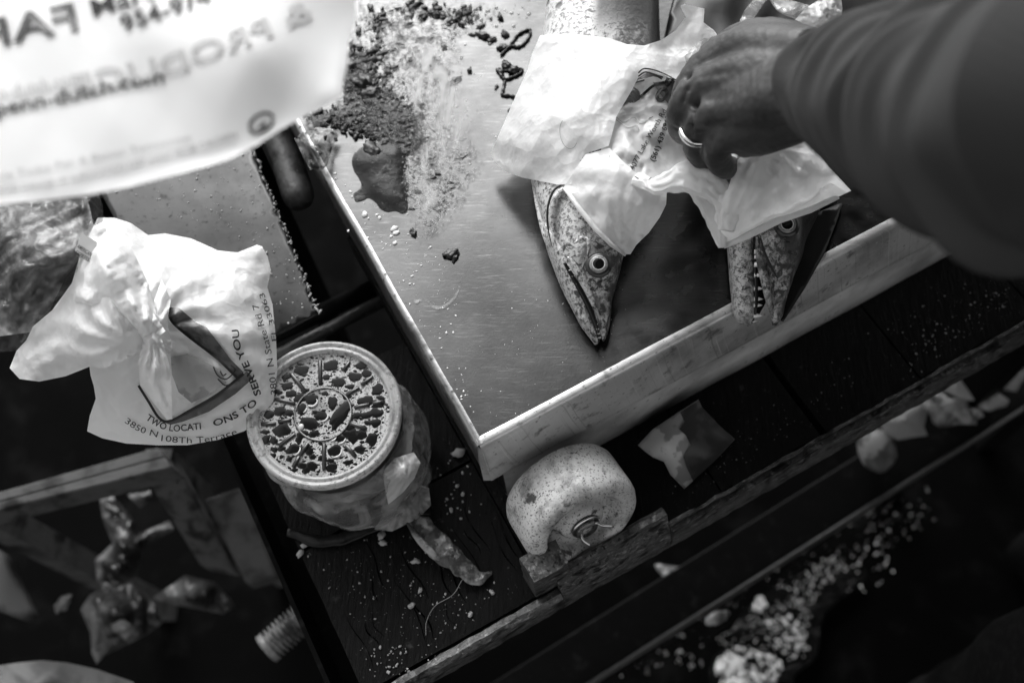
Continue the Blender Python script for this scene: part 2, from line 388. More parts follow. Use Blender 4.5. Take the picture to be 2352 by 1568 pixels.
def crumple(seed, scale, amp, warp=.25):
    """creased, faceted relief in picture units"""
    r = np.random.default_rng(seed)
    dirs = r.uniform(0, math.pi, 7); fr = r.uniform(.5, 2.2, 7) / scale; ph = r.uniform(0, 9, 7)
    seeds = r.uniform(-400, 2800, (int(9e6 / (scale * scale * 2.2)), 2)); wt = r.uniform(0, 1.2, len(seeds)) * (scale * .5) ** 2
    def f(x, y):
        wx = x + warp * scale * np.sin(y / scale * 1.3 + ph[0]) ; wy = y + warp * scale * np.sin(x / scale * 1.1 + ph[1])
        h = np.zeros_like(x)
        for i in range(7):
            t = (wx * math.cos(dirs[i]) + wy * math.sin(dirs[i])) * fr[i] + ph[i]
            tri = np.abs((t % 1) - .5) * 2
            env = .5 + .5 * np.sin(wx / scale * .37 * (i + 1) % 7 + ph[i]) * np.cos(wy / scale * .31 + ph[i] * 2)
            h += (tri - .5) * env / (1 + .35 * i)
        lo = (seeds[:, 0] > x.min() - 2 * scale) & (seeds[:, 0] < x.max() + 2 * scale) & (seeds[:, 1] > y.min() - 2 * scale) & (seeds[:, 1] < y.max() + 2 * scale)
        S = seeds[lo]; W = wt[lo]
        if len(S):
            d = (wx[:, None] - S[None, :, 0]) ** 2 + (wy[:, None] - S[None, :, 1]) ** 2 + W[None]
            h += np.sqrt(d.min(1)) / scale * 1.1 - .8
        return h * amp
    return f

def sheet(name, outline, m, ctrl=(), parent=None, step=9, cr=None, cr2=None, folds=(), edge_fade=14, smooth=True, thick=0.0, closed_spline=False, fade_w=0, **tags):
    """a film or skin given by the heights of its outline and of inner points"""
    O = np.array(outline, float)
    if closed_spline:
        O = spline(list(outline) + [outline[0]], 5)[:-1]
    bp = []
    for i in range(len(O)):
        a, b = O[i], O[(i + 1) % len(O)]; k = max(1, int(np.hypot(*(b - a)[:2]) / step))
        for j in range(k): bp.append(a + (b - a) * j / k)
    bp = np.array(bp)
    x0, y0 = bp[:, 0].min(), bp[:, 1].min(); x1, y1 = bp[:, 0].max(), bp[:, 1].max()
    gx, gy = np.meshgrid(np.arange(x0, x1, step), np.arange(y0, y1, step)); gx = gx + (np.arange(gx.shape[0]) % 2)[:, None] * step / 2
    g = np.stack([gx.ravel(), gy.ravel()], 1) + rng.uniform(-.12, .12, (gx.size, 2)) * step
    A = bp[:, :2]; B = np.roll(A, -1, 0)
    ins = np.zeros(len(g), bool)
    for a, b in zip(A, B):
        c = ((a[1] > g[:, 1]) != (b[1] > g[:, 1])) & (g[:, 0] < (b[0] - a[0]) * (g[:, 1] - a[1]) / (b[1] - a[1] + 1e-12) + a[0]); ins ^= c
    g = g[ins]
    dist = lambda P: np.min(np.linalg.norm(P[:, None] - A[None, ::1], axis=2), axis=1) if len(P) else np.zeros(0)
    dg = dist(g); g = g[dg > step * .55]; 
    sub = bp[::max(1, len(bp) // 70)]
    cp = [tuple(q) for q in sub] + [tuple(c) for c in ctrl]
    cp = np.array(cp); f0 = tps(cp[:, :2], cp[:, 2])
    def zf(x, y):
        x = np.atleast_1d(np.asarray(x, float)); y = np.atleast_1d(np.asarray(y, float)); z = f0(x, y)
        fade = np.clip(dist(np.stack([x, y], 1)) / max(edge_fade, .1), .25, 1)
        if cr: z = z + cr(x, y) * fade
        if cr2: z = z + cr2(x, y) * fade
        for (cx, cy, n, amp, r0, r1, ph) in folds:        # radiating gathers
            dx, dy = x - cx, y - cy; r_ = np.hypot(dx, dy); th = np.arctan2(dy, dx)
            k = np.clip(r_ / r0, 0, 1) * np.clip(1 - (r_ - r0) / (r1 - r0), 0, 1)
            z = z + amp * k * (np.abs(((th * n / (2 * math.pi) + ph + .25 * np.sin(r_ / 40 + ph * 3)) % 1) - .5) * 2 - .5)
        return z
    n_b = len(bp)
    P2 = [Vector(p) for p in bp[:, :2]] + [Vector(p) for p in g]
    res = delaunay_2d_cdt(P2, [(i, (i + 1) % n_b) for i in range(n_b)], [], 1, 1e-4)
    V2 = np.array([(p.x, p.y) for p in res[0]]); Fc = res[2]
    zz = zf(V2[:, 0], V2[:, 1]) 
    V = at_many(V2[:, 0], V2[:, 1], zz)
    o = mk(name, V, Fc, m, parent, smooth, **tags)
    if fade_w:
        at_ = o.data.attributes.new('edge', 'FLOAT', 'POINT'); at_.data.foreach_set('value', np.clip(dist(V2) / fade_w, 0, 1).astype(np.float32))
    if thick:
        s = o.modifiers.new('solid', 'SOLIDIFY'); s.thickness = thick; s.offset = -1
    return o, zf

_gc = {}
def text_mesh(s, bold=False):
    if (s, bold) in _gc: return _gc[(s, bold)]
    c = bpy.data.curves.new('t', 'FONT'); c.body = s; c.size = 1; c.fill_mode = 'FRONT'; c.resolution_u = 3
    if bold: c.offset = .018
    o = bpy.data.objects.new('t', c); COL.objects.link(o)
    dg = bpy.context.evaluated_depsgraph_get(); me = bpy.data.meshes.new_from_object(o.evaluated_get(dg))
    v = np.array([p.co[:] for p in me.vertices]); f = [tuple(p.vertices) for p in me.polygons]
    bpy.data.objects.remove(o); bpy.data.curves.remove(c); bpy.data.meshes.remove(me)
    _gc[(s, bold)] = (v, f); return v, f

def lettering(name, s, path, h, zf, m, parent, bold=False, mirror=False, lift=.0009, fit=True, label=None):
    """flat print: string s laid along a path (picture units), cap height h, resting on the film zf"""
    v, f = text_mesh(s, bold); x = v[:, 0].copy(); y = v[:, 1].copy(); x -= x.min(); wd = x.max()
    P = spline(path, 10) if len(path) > 2 else np.array([np.linspace(path[0][i], path[1][i], 20) for i in (0, 1)]).T
    seg = np.linalg.norm(np.diff(P, axis=0), axis=1); cum = np.concatenate([[0], np.cumsum(seg)])
    k = h / .7
    if mirror: x = wd - x
    sx = cum[-1] / wd if fit else k
    s_ = np.clip(x * sx, 0, cum[-1] * .9999) if fit else x * sx
    i = np.clip(np.searchsorted(cum, s_, side='right') - 1, 0, len(seg) - 1); t = (s_ - cum[i]) / seg[i]
    p = P[i] + (P[i + 1] - P[i]) * t[:, None]; d = (P[i + 1] - P[i]) / seg[i][:, None]
    nn = np.stack([d[:, 1], -d[:, 0]], 1)
    q = p + nn * (y * k)[:, None]
    V = at_many(q[:, 0], q[:, 1], zf(q[:, 0], q[:, 1]) + lift)
    o = mk(name, V, f, m, parent, False)
    if label: o['label'] = label
    return o

def band(name, pts, zf, m, parent, lift=.0007, step=7, **tags):
    """flat printed area on a film"""
    pts = [(x, y, float(zf(x, y)[0])) for x, y in pts]
    O = []
    for i in range(len(pts)):
        a, b = np.array(pts[i][:2]), np.array(pts[(i + 1) % len(pts)][:2]); k = max(1, int(np.linalg.norm(b - a) / step))
        for j in range(k): O.append(a + (b - a) * j / k)
    O = np.array(O); x0, y0 = O.min(0); x1, y1 = O.max(0)
    gx, gy = np.meshgrid(np.arange(x0, x1, step), np.arange(y0, y1, step)); g = np.stack([gx.ravel(), gy.ravel()], 1)
    ins = np.zeros(len(g), bool)
    for a, b in zip(O, np.roll(O, -1, 0)):
        c = ((a[1] > g[:, 1]) != (b[1] > g[:, 1])) & (g[:, 0] < (b[0] - a[0]) * (g[:, 1] - a[1]) / (b[1] - a[1] + 1e-12) + a[0]); ins ^= c
    g = g[ins]
    if len(g): g = g[np.min(np.linalg.norm(g[:, None] - O[None], axis=2), axis=1) > step * .5]
    n_b = len(O)
    res = delaunay_2d_cdt([Vector(p) for p in O] + [Vector(p) for p in g], [(i, (i + 1) % n_b) for i in range(n_b)], [], 1, 1e-4)
    V2 = np.array([(p.x, p.y) for p in res[0]])
    return mk(name, at_many(V2[:, 0], V2[:, 1], zf(V2[:, 0], V2[:, 1]) + lift), res[2], m, parent, True, **tags)

def line_band(pts, w_):
    P = spline(pts, 6) if len(pts) > 2 else np.array(pts, float)
    d = np.gradient(P, axis=0); d /= np.linalg.norm(d, axis=1)[:, None]; n = np.stack([d[:, 1], -d[:, 0]], 1)
    return [tuple(p) for p in (P + n * w_ / 2)] + [tuple(p) for p in (P - n * w_ / 2)[::-1]]

def pstrip(name, pts, m, parent=None, n=14, flat=.35, wob=0.0, seed=0, k=6, pleat=0.0, **tags):
    """soft strap, handle or rope: rows of (x, y, z, half width in metres)"""
    S = spline(pts, k); P = at_many(S[:, 0], S[:, 1], S[:, 2]); V, Fc = tube(P, S[:, 3], n=n, squash=flat, up=(0, 0, 1))
    if pleat:
        for i in range(len(P)):
            for q in range(n):
                t = 2 * math.pi * q / n; a_ = t * 4.0 + 2.2 * mnoise.noise(Vector((i * .07, seed, math.sin(t)))) + .02 * i
                f_ = 1 - pleat * (1 - abs(((a_ / math.pi) % 1) - .5) * 2) * (.6 + .8 * mnoise.noise(Vector((i * .09, seed + 4, q * .3))))
                V[i * n + q] = P[i] + (np.array(V[i * n + q]) - P[i]) * f_
    if wob:
        V = [np.array(v) + np.array(mnoise.noise_vector(Vector(v) * 60 + Vector((seed, 0, 0)))) * wob + np.array(mnoise.noise_vector(Vector(v) * 170)) * wob * .5 for v in V]
    return mk(name, V, Fc, m, parent, True, **tags)

def ico(sub=1):
    bm = bmesh.new(); bmesh.ops.create_icosphere(bm, subdivisions=sub, radius=1); bm.verts.index_update()
    v = np.array([q.co[:] for q in bm.verts]); f = [tuple(q.index for q in fc.verts) for fc in bm.faces]; bm.free(); return v, f
ICO1, ICO2, ICO3 = ico(1), ico(2), ico(3)

def blob(mb, c, r, sq=(1, 1, 1), rough=.25, sub=2, rot=None):
    v, f = {1: ICO1, 2: ICO2, 3: ICO3}[sub]; a = random.uniform(0, 6.28) if rot is None else rot
    ca, sa = math.cos(a), math.sin(a); off = Vector((random.uniform(0, 50), 0, 0)); out = []
    for p in v:
        k = 1 + rough * mnoise.noise(Vector(p) * 1.7 + off)
        x, y, z = p[0] * sq[0] * k, p[1] * sq[1] * k, p[2] * sq[2] * k
        out.append((c[0] + r * (x * ca - y * sa), c[1] + r * (x * sa + y * ca), c[2] + r * z))
    mb.add(out, f)

# ================================================================== THE SETTING
g = [(-9, -9, 0), (9, -9, 0), (9, 9, 0), (-9, 9, 0)]
mk('ground', g, [(0, 1, 2, 3)], ground_m, smooth=False, org=(0, 0, 0), kind='structure')

# ------------------------------------------------------------------ unseen canopy added overhead to darken the right side and its reflections
roof = thing('added_canopy', 'added dark canopy overhead, out of view, shading the right of the fish table', 'canopy', (1.2, .6, 0))
V = []; Fc = []; nx, ny = 24, 30
for j in range(ny + 1):
    for i in range(nx + 1):
        y = -1.6 + 5.0 * j / ny; x0_ = CAN_X + .32 * (y - .2); x = x0_ + (2.6 - x0_) * i / nx; V.append((x, y, 2.22 + .5 * math.sin(math.pi * min(1, i / nx)) - .05 * math.sin(j * math.pi / 5) ** 2 * (1 - i / nx)))
for j in range(ny):
    for i in range(nx): a = j * (nx + 1) + i; Fc.append((a, a + 1, a + nx + 2, a + nx + 1))
o = mk('canvas', V, Fc, mat('dark canvas', .015, .9, 0, .1), roof); q_ = o.modifiers.new('s', 'SOLIDIFY'); q_.thickness = .004
for (x, y) in ((2.55, -1.5), (2.55, 3.3), (.85, 3.3), (-.70, -1.5)):
    v, f = tube([(x, y, 0), (x, y, 2.23)], [.02, .02], 12); mk('added_canopy_pole', v, f, blackiron, roof)

# ------------------------------------------------------------------ steel box the fish lie on
box = thing('steel_fish_table', 'stainless steel fish table with a bright worn front lip, two barracuda lying on it', 'table', T(.3, .4, Z_WOOD))
bm = bmesh.new(); U1, V1 = 1.25, .95
us = np.linspace(0, U1, 60); vs_ = np.linspace(0, V1, 46); V = []; Fc = []
for j, v_ in enumerate(vs_):
    for i, u_ in enumerate(us):
        V.append(T(u_, v_, Z_TOP + .0003 * mnoise.noise(Vector((u_ * 5, v_ * 5, 0)))* min(1, v_ * 12, u_ * 12)))
for j in range(len(vs_) - 1):
    for i in range(len(us) - 1): a = j * len(us) + i; Fc.append((a, a + 1, a + 1 + len(us), a + len(us)))
mk('tabletop', V, Fc, steel, box)
def swept(profile, u0, u1, nu, wob=0.0, seed=0):
    """profile rows (v, z) swept along the front edge"""
    V = []; Fc = []; n = len(profile)
    for i in range(nu + 1):
        u_ = u0 + (u1 - u0) * i / nu
        for (v_, z_) in profile:
            d = mnoise.noise(Vector((u_ * 14, v_ * 30 + seed, z_ * 20))) * wob
            V.append(T(u_, v_ + d, z_ + d * .4))
    for i in range(nu):
        for k in range(n - 1): a = i * n + k; Fc.append((a, a + 1, a + 1 + n, a + n))
    return V, Fc
prof = [(.005, Z_TOP + .0002), (.003, Z_TOP + .0004), (.0008, Z_TOP + .0003), (-.0012, Z_TOP - .0002), (-.0026, Z_TOP - .003), (-.0035, Z_TOP - .007), (-.0060, Z_TOP - .030), (-.0092, Z_TOP - .0545),
        (-.0098, Z_TOP - .058), (-.0086, Z_TOP - .060), (-.0055, Z_TOP - .0595), (-.004, Z_TOP - .056)]
V, Fc = swept(prof, 0.0, U1, 150, .0007); mk('front_lip', V, Fc, steel_lip, box)
V, Fc = swept([(-.0030, Z_TOP - .052), (-.0034, .80), (-.0036, .7665), (-.001, .7655), (.01, .7655)], .0125, U1 - .01, 90, .0006, 5)
mk('front_panel', V, Fc, mat('panel steel', .75, .38, .2, patches=[(14, .38, .4, .65, 6), (200, .2, .62, .7, 4)], bump=[(60, .1)], rough_noise=(20, .26, .42)), box)
# left side: rolled hem and side wall
V = []; Fc = []
hem = [(.003, Z_TOP + .0003), (.0005, Z_TOP + .0006), (-.0018, Z_TOP - .0006), (-.0030, Z_TOP - .004), (-.0028, Z_TOP - .03), (-.002, Z_TOP - .058), (.001, Z_TOP - .06)]
nv = 90
for i in range(nv + 1):
    v_ = -.0006 + (V1) * i / nv
    for (u_, z_) in hem: V.append(T(u_ + .0006 * mnoise.noise(Vector((v_ * 18, z_ * 9, 3))), v_, z_))
n = len(hem)
for i in range(nv):
    for k in range(n - 1): a = i * n + k; Fc.append((a, a + 1, a + 1 + n, a + n))
mk('side_hem', V, Fc, mat('side hem steel', .30, .3, .9, patches=[(40, .12, .5, .65, 8), (200, .06, .58, .68, 4)], bump=[(120, .15)]), box)
mb = MB(); mb.add(*tbox(.0125, .0145, -.001, V1 - .01, .7655, Z_TOP - .05)); mb.out('side_panel', steel_old, box, False)
# folded corner tab
mb = MB(); mb.add([T(-.0022, .002, Z_TOP - .002), T(-.0032, -.0005, Z_TOP - .03), T(-.0048, -.006, Z_TOP - .0595), T(.002, -.0095, Z_TOP - .0600), T(.001, -.0042, Z_TOP - .006), T(-.001, -.0012, Z_TOP - .0015)],
                  [(0, 1, 2, 3, 4, 5)]); mb.out('corner_tab', steel_lip, box, False)

# ------------------------------------------------------------------ black wooden deck under the box
deck = thing('wooden_deck', 'wet black plank deck with a rusty iron rim under the white wheel', 'deck', T(0, 0, .74))
def plank(u0, u1, v0, v1, seed, dz=0.0):
    v, f = dense_box(u0, u1, v0, v1, Z_WOOD - .03, Z_WOOD + dz, 10, 10, .0007, seed)
    o = mk('plank', v, f, wood, deck, True); o.data.set_sharp_from_angle(angle=math.radians(40)); return o
plank(-.160, .0, -.0870, .0385, 1)
plank(-.160, .0, .0415, .17, 2, -.001)
plank(.0015, .060, -.0855, .30, 3, -.0012)
plank(.0618, .168, -.0880, .30, 4, -.0005)
plank(.1698, .268, -.0868, .30, 5)
plank(.2745, .372, -.0878, .30, 6, .0006)
plank(.374, .50, -.0868, .30, 7)
plank(.502, .66, -.0868, .30, 8)
# long cracks in the near plank: narrow V grooves cut as dark slivers sunk between raised lips
mb = MB()
for k in range(17):
    u_ = -.145 + k * .0088 + random.uniform(-.002, .002); v0 = random.uniform(-.084, -.02); ln = random.uniform(.02, .065); wd = random.uniform(.0003, .0008)
    pts = [(u_ + .0022 * math.sin(j * .9 + k), v0 + ln * j / 6) for j in range(7)]
    Vv = []; Ff = []
    for j, (a, b) in enumerate(pts):
        ww = wd * math.sin(math.pi * (j + .3) / 6.6)
        Vv += [T(a - ww, min(b, .036), Z_WOOD + .0004), T(a, min(b, .036), Z_WOOD + .0001), T(a + ww, min(b, .036), Z_WOOD + .0004)]
    for j in range(6):
        q = j * 3; Ff += [(q, q + 1, q + 4, q + 3), (q + 1, q + 2, q + 5, q + 4)]
    mb.add(Vv, Ff)
mb.out('wood_crack', mat('crack shade', .001, 1, 0, 0), deck, True, kind='stuff')
# rim
def rim_piece(name, u0, u1, prof, seed):
    """closed profile of (v, z) swept along u"""
    nu = max(4, int((u1 - u0) / .005)); V = []; Fc = []; n = len(prof)
    for i in range(nu + 1):
        u_ = u0 + (u1 - u0) * i / nu
        for (v_, z_) in prof:
            q = Vector((u_ * 90, v_ * 90 + seed, z_ * 90)); V.append(T(u_ + .0006 * mnoise.noise(q + Vector((9, 0, 0))), v_ + .0012 * mnoise.noise(q), z_ + .0012 * mnoise.noise(q + Vector((3, 3, 3)))))
    for i in range(nu):
        for k in range(n): a = i * n + k; b = i * n + (k + 1) % n; Fc.append((a, b, b + n, a + n))
    Fc += [tuple(range(n)), tuple(range(nu * n, nu * n + n))[::-1]]
    o = mk(name, V, Fc, rim_m, deck, True); o.data.set_sharp_from_angle(angle=math.radians(38)); return o
low = [(-.0905, Z_WOOD + .004), (-.0915, .772), (-.0965, .774), (-.1005, .770), (-.1015, .76), (-.1015, .750), (-.1012, .737), (-.096, .736), (-.0905, .737), (-.0905, .75)]
low2 = [(-.0905, Z_WOOD + .006), (-.0915, .782), (-.0945, .784), (-.0948, .778), (-.0985, .778), (-.1005, .783), (-.1015, .77), (-.1015, .75), (-.1012, .737), (-.0905, .737)]
high = [(-.081, .795), (-.084, .798), (-.0885, .7975), (-.0900, .792), (-.0935, .783), (-.097, .775), (-.1010, .76), (-.1012, .737), (-.09, .737), (-.083, .76)]
rim_piece('rim_bar', -.155, .0105, low, 1)
rim_piece('rim_bar', .1125, .78, low2, 2)
rim_piece('rim_upstand', .0110, .1120, [(v_, z_ - (.0 if z_ < .77 else 0)) for v_, z_ in high], 3)
v, f = dense_box(-.0085, .0225, -.0895, -.0690, .766, .826, 5, 5, .0013, 9)
o = mk('rim_block', v, f, rim_m, deck, True); o.data.set_sharp_from_angle(angle=math.radians(38))
for (u_, v_) in ((-.155, -.08), (.6, -.08), (-.15, .16)):
    mb = MB(); mb.add(*tbox(u_, u_ + .04, v_, v_ + .04, 0, Z_WOOD - .0305)); mb.out('deck_leg', blackiron, deck, False)
# side rail of the deck, lower left
rail = thing('iron_rail', 'thin black iron rail running beside the left edge of the plank deck', 'rail', T(-.19, 0, .70))
mb = MB(); mb.add(*tbox(-.188, -.184, -.16, .30, .66, .735)); mb.add(*tbox(-.184, -.165, -.16, .30, .66, .664)); mb.out('angle_bar', blackiron, rail, False)
for q_ in (-.15, .28):
    mb = MB(); mb.add(*tbox(-.184, -.176, q_, q_ + .008, 0, .66)); mb.out('rail_leg', blackiron, rail, False)

# ------------------------------------------------------------------ wheel
WR = .0480; _t = math.radians(15); AX = -EV * math.cos(_t) + np.array([0, 0, math.sin(_t)]); WC = at(1343, 1206, .8255) - AX * .020
wheel = thing('caster_wheel', 'scuffed white nylon caster wheel with a cotter pin, wedged beside the steel box', 'wheel', T(.0463, -.0445, Z_WOOD))
hw = .0235
pr = [(.010, -hw + .003), (.030, -hw + .002), (WR - .006, -hw), (WR - .0022, -hw + .0012), (WR - .0004, -hw + .0055), (WR, -hw + .010), (WR, hw - .012), (WR - .0006, hw - .0075),
      (WR - .0028, hw - .0028), (WR - .0065, hw - .0004), (WR - .0115, hw - .0002), (WR - .0150, hw - .0022), (WR - .0165, hw - .007), (WR - .0180, hw - .0120),
      (.0262, hw - .0140), (.0225, hw - .0145), (.0200, hw - .012), (.0185, hw - .0075), (.0165, hw - .0045), (.0135, hw - .0035), (.0115, hw - .0035), (.0105, hw - .0045), (.009, hw - .0045)]
V, Fc = lathe(pr, WC, AX, 96); mk('tyre', V, Fc, nylon, wheel)
hw -= .0035
V, Fc = lathe([(.0045, hw - .004), (.0045, hw + .0002), (.0105, hw + .0004), (.0118, hw + .0014), (.0112, hw + .0024), (.0080, hw + .0026), (.0046, hw + .0026)], WC, AX, 48); mk('washer', V, Fc, zinc, wheel)
V, Fc = lathe([(.0046, hw + .0026), (.0088, hw + .0030), (.0092, hw + .0042), (.0084, hw + .0052), (.0046, hw + .0054)], WC, AX, 40); mk('washer', V, Fc, axle_m, wheel)
V, Fc = lathe([(.0052, -.03), (.0052, hw + .0055), (.0046, hw + .0066), (.0, hw + .0068)], WC, AX, 32); mk('axle', V, Fc, axle_m, wheel)
hubp = np.array(WC) + np.array(AX) * (hw + .0045)
up_ = np.array([0, 0, 1.]); eu = np.array(EU)
pa = [hubp + eu * .0055 + up_ * .0025 + AX * -.002, hubp + eu * .0085 + up_ * .004, hubp + eu * .012 + up_ * .0015 + AX * .004, hubp + eu * .0185 - up_ * .004 + AX * .007]
V, Fc = tube(spline(pa, 5), [.0011] * 16, 8); mk('cotter_pin', V, Fc, zinc, wheel)
pa = [hubp - eu * .0035 + up_ * .001 + AX * -.001, hubp - eu * .0062 - up_ * .001 + AX * .002, hubp - eu * .0064 - up_ * .004 + AX * .0055, hubp - eu * .0035 - up_ * .009 + AX * .010]
V, Fc = tube(spline(pa, 5), [.0011] * 16, 8); mk('cotter_pin', V, Fc, zinc, wheel)

# ------------------------------------------------------------------ second steel surface at the left, its pipe and rail
left = thing('steel_counter', 'dirty steel counter with a crusty ragged edge behind the white carrier bags', 'counter', T(-.15, .35, .70))
O = [(225, 430, .862), (300, 300, .862), (420, 180, .862), (560, 200, .862), (572, 325, .862), (592, 372, .862), (606, 420, .862), (622, 445, .862), (632, 480, .862), (652, 520, .862),
     (668, 560, .862), (690, 612, .861), (708, 660, .860), (722, 700, .859), (736, 718, .858), (690, 742, .857), (640, 770, .856), (520, 800, .855), (400, 760, .857), (300, 620, .860), (262, 500, .862)]
sheet('counter_top', O, steel_old, [(450, 500, .862), (600, 640, .861)], left, step=14, cr=crumple(3, 260, .0006), thick=.003)
edge = [(572, 330), (582, 352), (594, 376), (606, 412), (622, 446), (636, 486), (654, 524), (668, 560), (690, 612), (708, 660), (722, 700), (736, 718)]
S = spline(edge, 14); mb = MB()
for i, q in enumerate(S):
    if random.random() < .75:
        blob(mb, at(q[0] + random.gauss(0, 2.0), q[1], .862 + random.uniform(-.0015, .0012)), random.uniform(.0003, .0016), (random.uniform(.7, 2.2), .8, .5), 1.0, 1)
mb.out('crust', crust, left, True, kind='stuff')
mb = MB()
for q in ((235, 430), (560, 330)):
    p = at(*q, .86); mb.add(*prism([(p[0] - .01, p[1] - .01, 0), (p[0] + .01, p[1] - .01, 0), (p[0] + .01, p[1] + .01, 0), (p[0] - .01, p[1] + .01, 0)],
                                   [(p[0] - .01, p[1] - .01, .858), (p[0] + .01, p[1] - .01, .858), (p[0] + .01, p[1] + .01, .858), (p[0] - .01, p[1] + .01, .858)]))
mb.out('counter_leg', blackiron, left, False)
pts = [(600, 190, .835), (640, 330, .835), (690, 464, .835)]
P = at_many(*np.array(pts).T); d_ = P[-1] - P[0]; d_ /= np.linalg.norm(d_)
prf = [(.0, .004), (.006, .0035), (.011, .001), (.0135, -.004), (.0145, -.010), (.0145, -.20)]
V, Fc = lathe(prf, P[-1], d_, 40)
mk('rusty_pipe', V, Fc, rusty, label='rusty round steel pipe end between the steel counter and the fish table', category='pipe')
bar = thing('cross_bar', 'low wet black cross bar with a glinting edge, above the round tub', 'bar', at(770, 750, .72))
V, Fc = tube(at_many([560, 940], [856, 660], [.735, .735]), [.006, .006], 14); mk('front_bar', V, Fc, mat('wet black bar', .05, .25, 0, .6, patches=[(120, .25, .6, .7, 6)], bump=[(120, .7)]), bar)
V, Fc = tube(at_many([560, 905], [800, 640], [.735, .735]), [.010, .010], 14, squash=.4); mk('rear_bar', V, Fc, blackiron, bar)

# ------------------------------------------------------------------ tub with foam
RC = at(743, 946, .868); RT = .0600
TILT = Vector((.02, -.03, 1)).normalized()
tub = thing('deli_tub', 'round clear lidded tub of dark frothy liquid on the plank deck', 'tub', at(743, 1046, Z_WOOD) * 0 + np.array([RC[0], RC[1], Z_WOOD]))
def L_(prof, seg=96): return lathe(prof, RC, TILT, seg)
V, Fc = L_([(.0440, -.1010), (.0475, -.098), (.0540, -.022), (.0555, -.012)]); mk('tub_wall', V, Fc, tub_body, tub)
V, Fc = L_([(.0, -.1008), (.0440, -.1010)]); mk('tub_base', V, Fc, tub_body, tub)
V, Fc = L_([(.0560, -.011), (.0585, -.0105), (.0592, -.0095), (.0588, -.0082), (.0598, -.0072), (.0600, -.0058), (.0594, -.0048), (.0602, -.0036), (.0600, -.0012), (.0585, .0002),
            (.0570, .0), (.0560, -.0012), (.0546, -.0014), (.0536, -.0004), (.0522, -.0004), (.0512, -.0020), (.0505, -.0030)]); mk('lid_rim', V, Fc, tub_m, tub)
V, Fc = L_([(.0, -.0046), (.051, -.0046)], 64); mk('foam', V, Fc, foam_m, tub)
ta = TILT.orthogonal().normalized(); tb = TILT.cross(ta)
# local axes aligned with picture x / up
px_ = Vector((1, 0, 0)); px_ = (px_ - TILT * px_.dot(TILT)).normalized(); py_ = TILT.cross(px_)
def onlid(x, y, h): return Vector(RC) + px_ * x + py_ * y + TILT * h
def disc_blob(mb, x, y, rx, ry, ang, h, dome, seg=16, rough=.3):
    off = Vector((random.uniform(0, 99), 0, 0)); v = []; f = []
    for ring, (rr, hh) in enumerate(((1, 0), (.88, .55), (.55, .9), (.0, 1))):
        for k in range(seg if rr else 1):
            t = 2 * math.pi * k / seg; kk = 1 + rough * mnoise.noise(Vector((math.cos(t) * 1.6, math.sin(t) * 1.6, 0)) + off)
            a, b = rx * rr * kk * math.cos(t), ry * rr * kk * math.sin(t)
            v.append(onlid(x + a * math.cos(ang) - b * math.sin(ang), y + a * math.sin(ang) + b * math.cos(ang), h + dome * hh))
    for r_ in range(2):
        for k in range(seg): f.append((r_ * seg + k, r_ * seg + (k + 1) % seg, (r_ + 1) * seg + (k + 1) % seg, (r_ + 1) * seg + k))
    for k in range(seg): f.append((2 * seg + k, 2 * seg + (k + 1) % seg, 3 * seg))
    mb.add(v, f)
mb = MB(); placed = []
LK = 1 / 3085 / 1.0
def lp(X, Y): # position on the enlarged view of the lid -> lid coordinates
    p = at((580 + X / 4.127) / 1.0629, (820 + Y / 4.127) / 1.0629, RC[2] - .0046); q = Vector(p) - Vector(RC); return q.dot(px_), q.dot(py_)
big = [(650, 350, 60, 48), (940, 300, 70, 50), (1250, 300, 50, 36), (500, 420, 40, 26), (510, 510, 52, 34), (545, 585, 48, 32), (900, 420, 32, 26), (1020, 465, 60, 40), (1180, 410, 60, 42),
       (1300, 380, 44, 34), (1130, 510, 44, 20), (1410, 540, 50, 52), (750, 640, 50, 46), (650, 735, 38, 50), (955, 675, 40, 52), (430, 760, 56, 38), (520, 775, 42, 30), (320, 795, 44, 36),
       (850, 810, 66, 40), (720, 880, 80, 48), (450, 950, 74, 48), (770, 985, 44, 32), (660, 990, 50, 32), (280, 965, 42, 20), (280, 1055, 36, 40), (365, 1055, 38, 30), (1030, 1025, 56, 30),
       (1160, 1000, 50, 60), (1250, 990, 40, 44), (1350, 1030, 44, 60), (1400, 770, 60, 40), (1300, 790, 50, 34), (1200, 800, 44, 30), (1390, 870, 46, 36), (1310, 870, 34, 22), (1130, 920, 40, 26),
       (565, 1140, 64, 36), (440, 1135, 36, 22), (370, 1140, 34, 22), (300, 1145, 26, 22), (980, 1155, 60, 44), (720, 1150, 34, 44), (755, 1210, 30, 24), (850, 1230, 40, 24), (935, 1250, 34, 20), (1230, 1135, 48, 30),
       (650, 1305, 46, 26), (520, 1235, 26, 24), (355, 1200, 28, 20), (740, 1310, 52, 40), (945, 1320, 46, 34), (1110, 1265, 42, 22), (560, 1350, 38, 18), (690, 1345, 34, 30), (1440, 620, 40, 20), (1290, 650, 70, 44),
       (630, 630, 50, 40), (900, 520, 42, 16), (1100, 610, 40, 22), (620, 1030, 30, 44), (1420, 690, 56, 26), (1100, 980, 44, 30), (880, 580, 28, 20), (780, 765, 22, 18), (410, 570, 50, 20)]
for (X, Y, a, b) in big:
    x, y = lp(X, Y)
    if math.hypot(x, y) > .050: continue
    disc_blob(mb, x, y, a * 9.4e-5, b * 10.2e-5, random.uniform(-.35, .35), -.0045, .00014, rough=.38); placed.append((x, y))
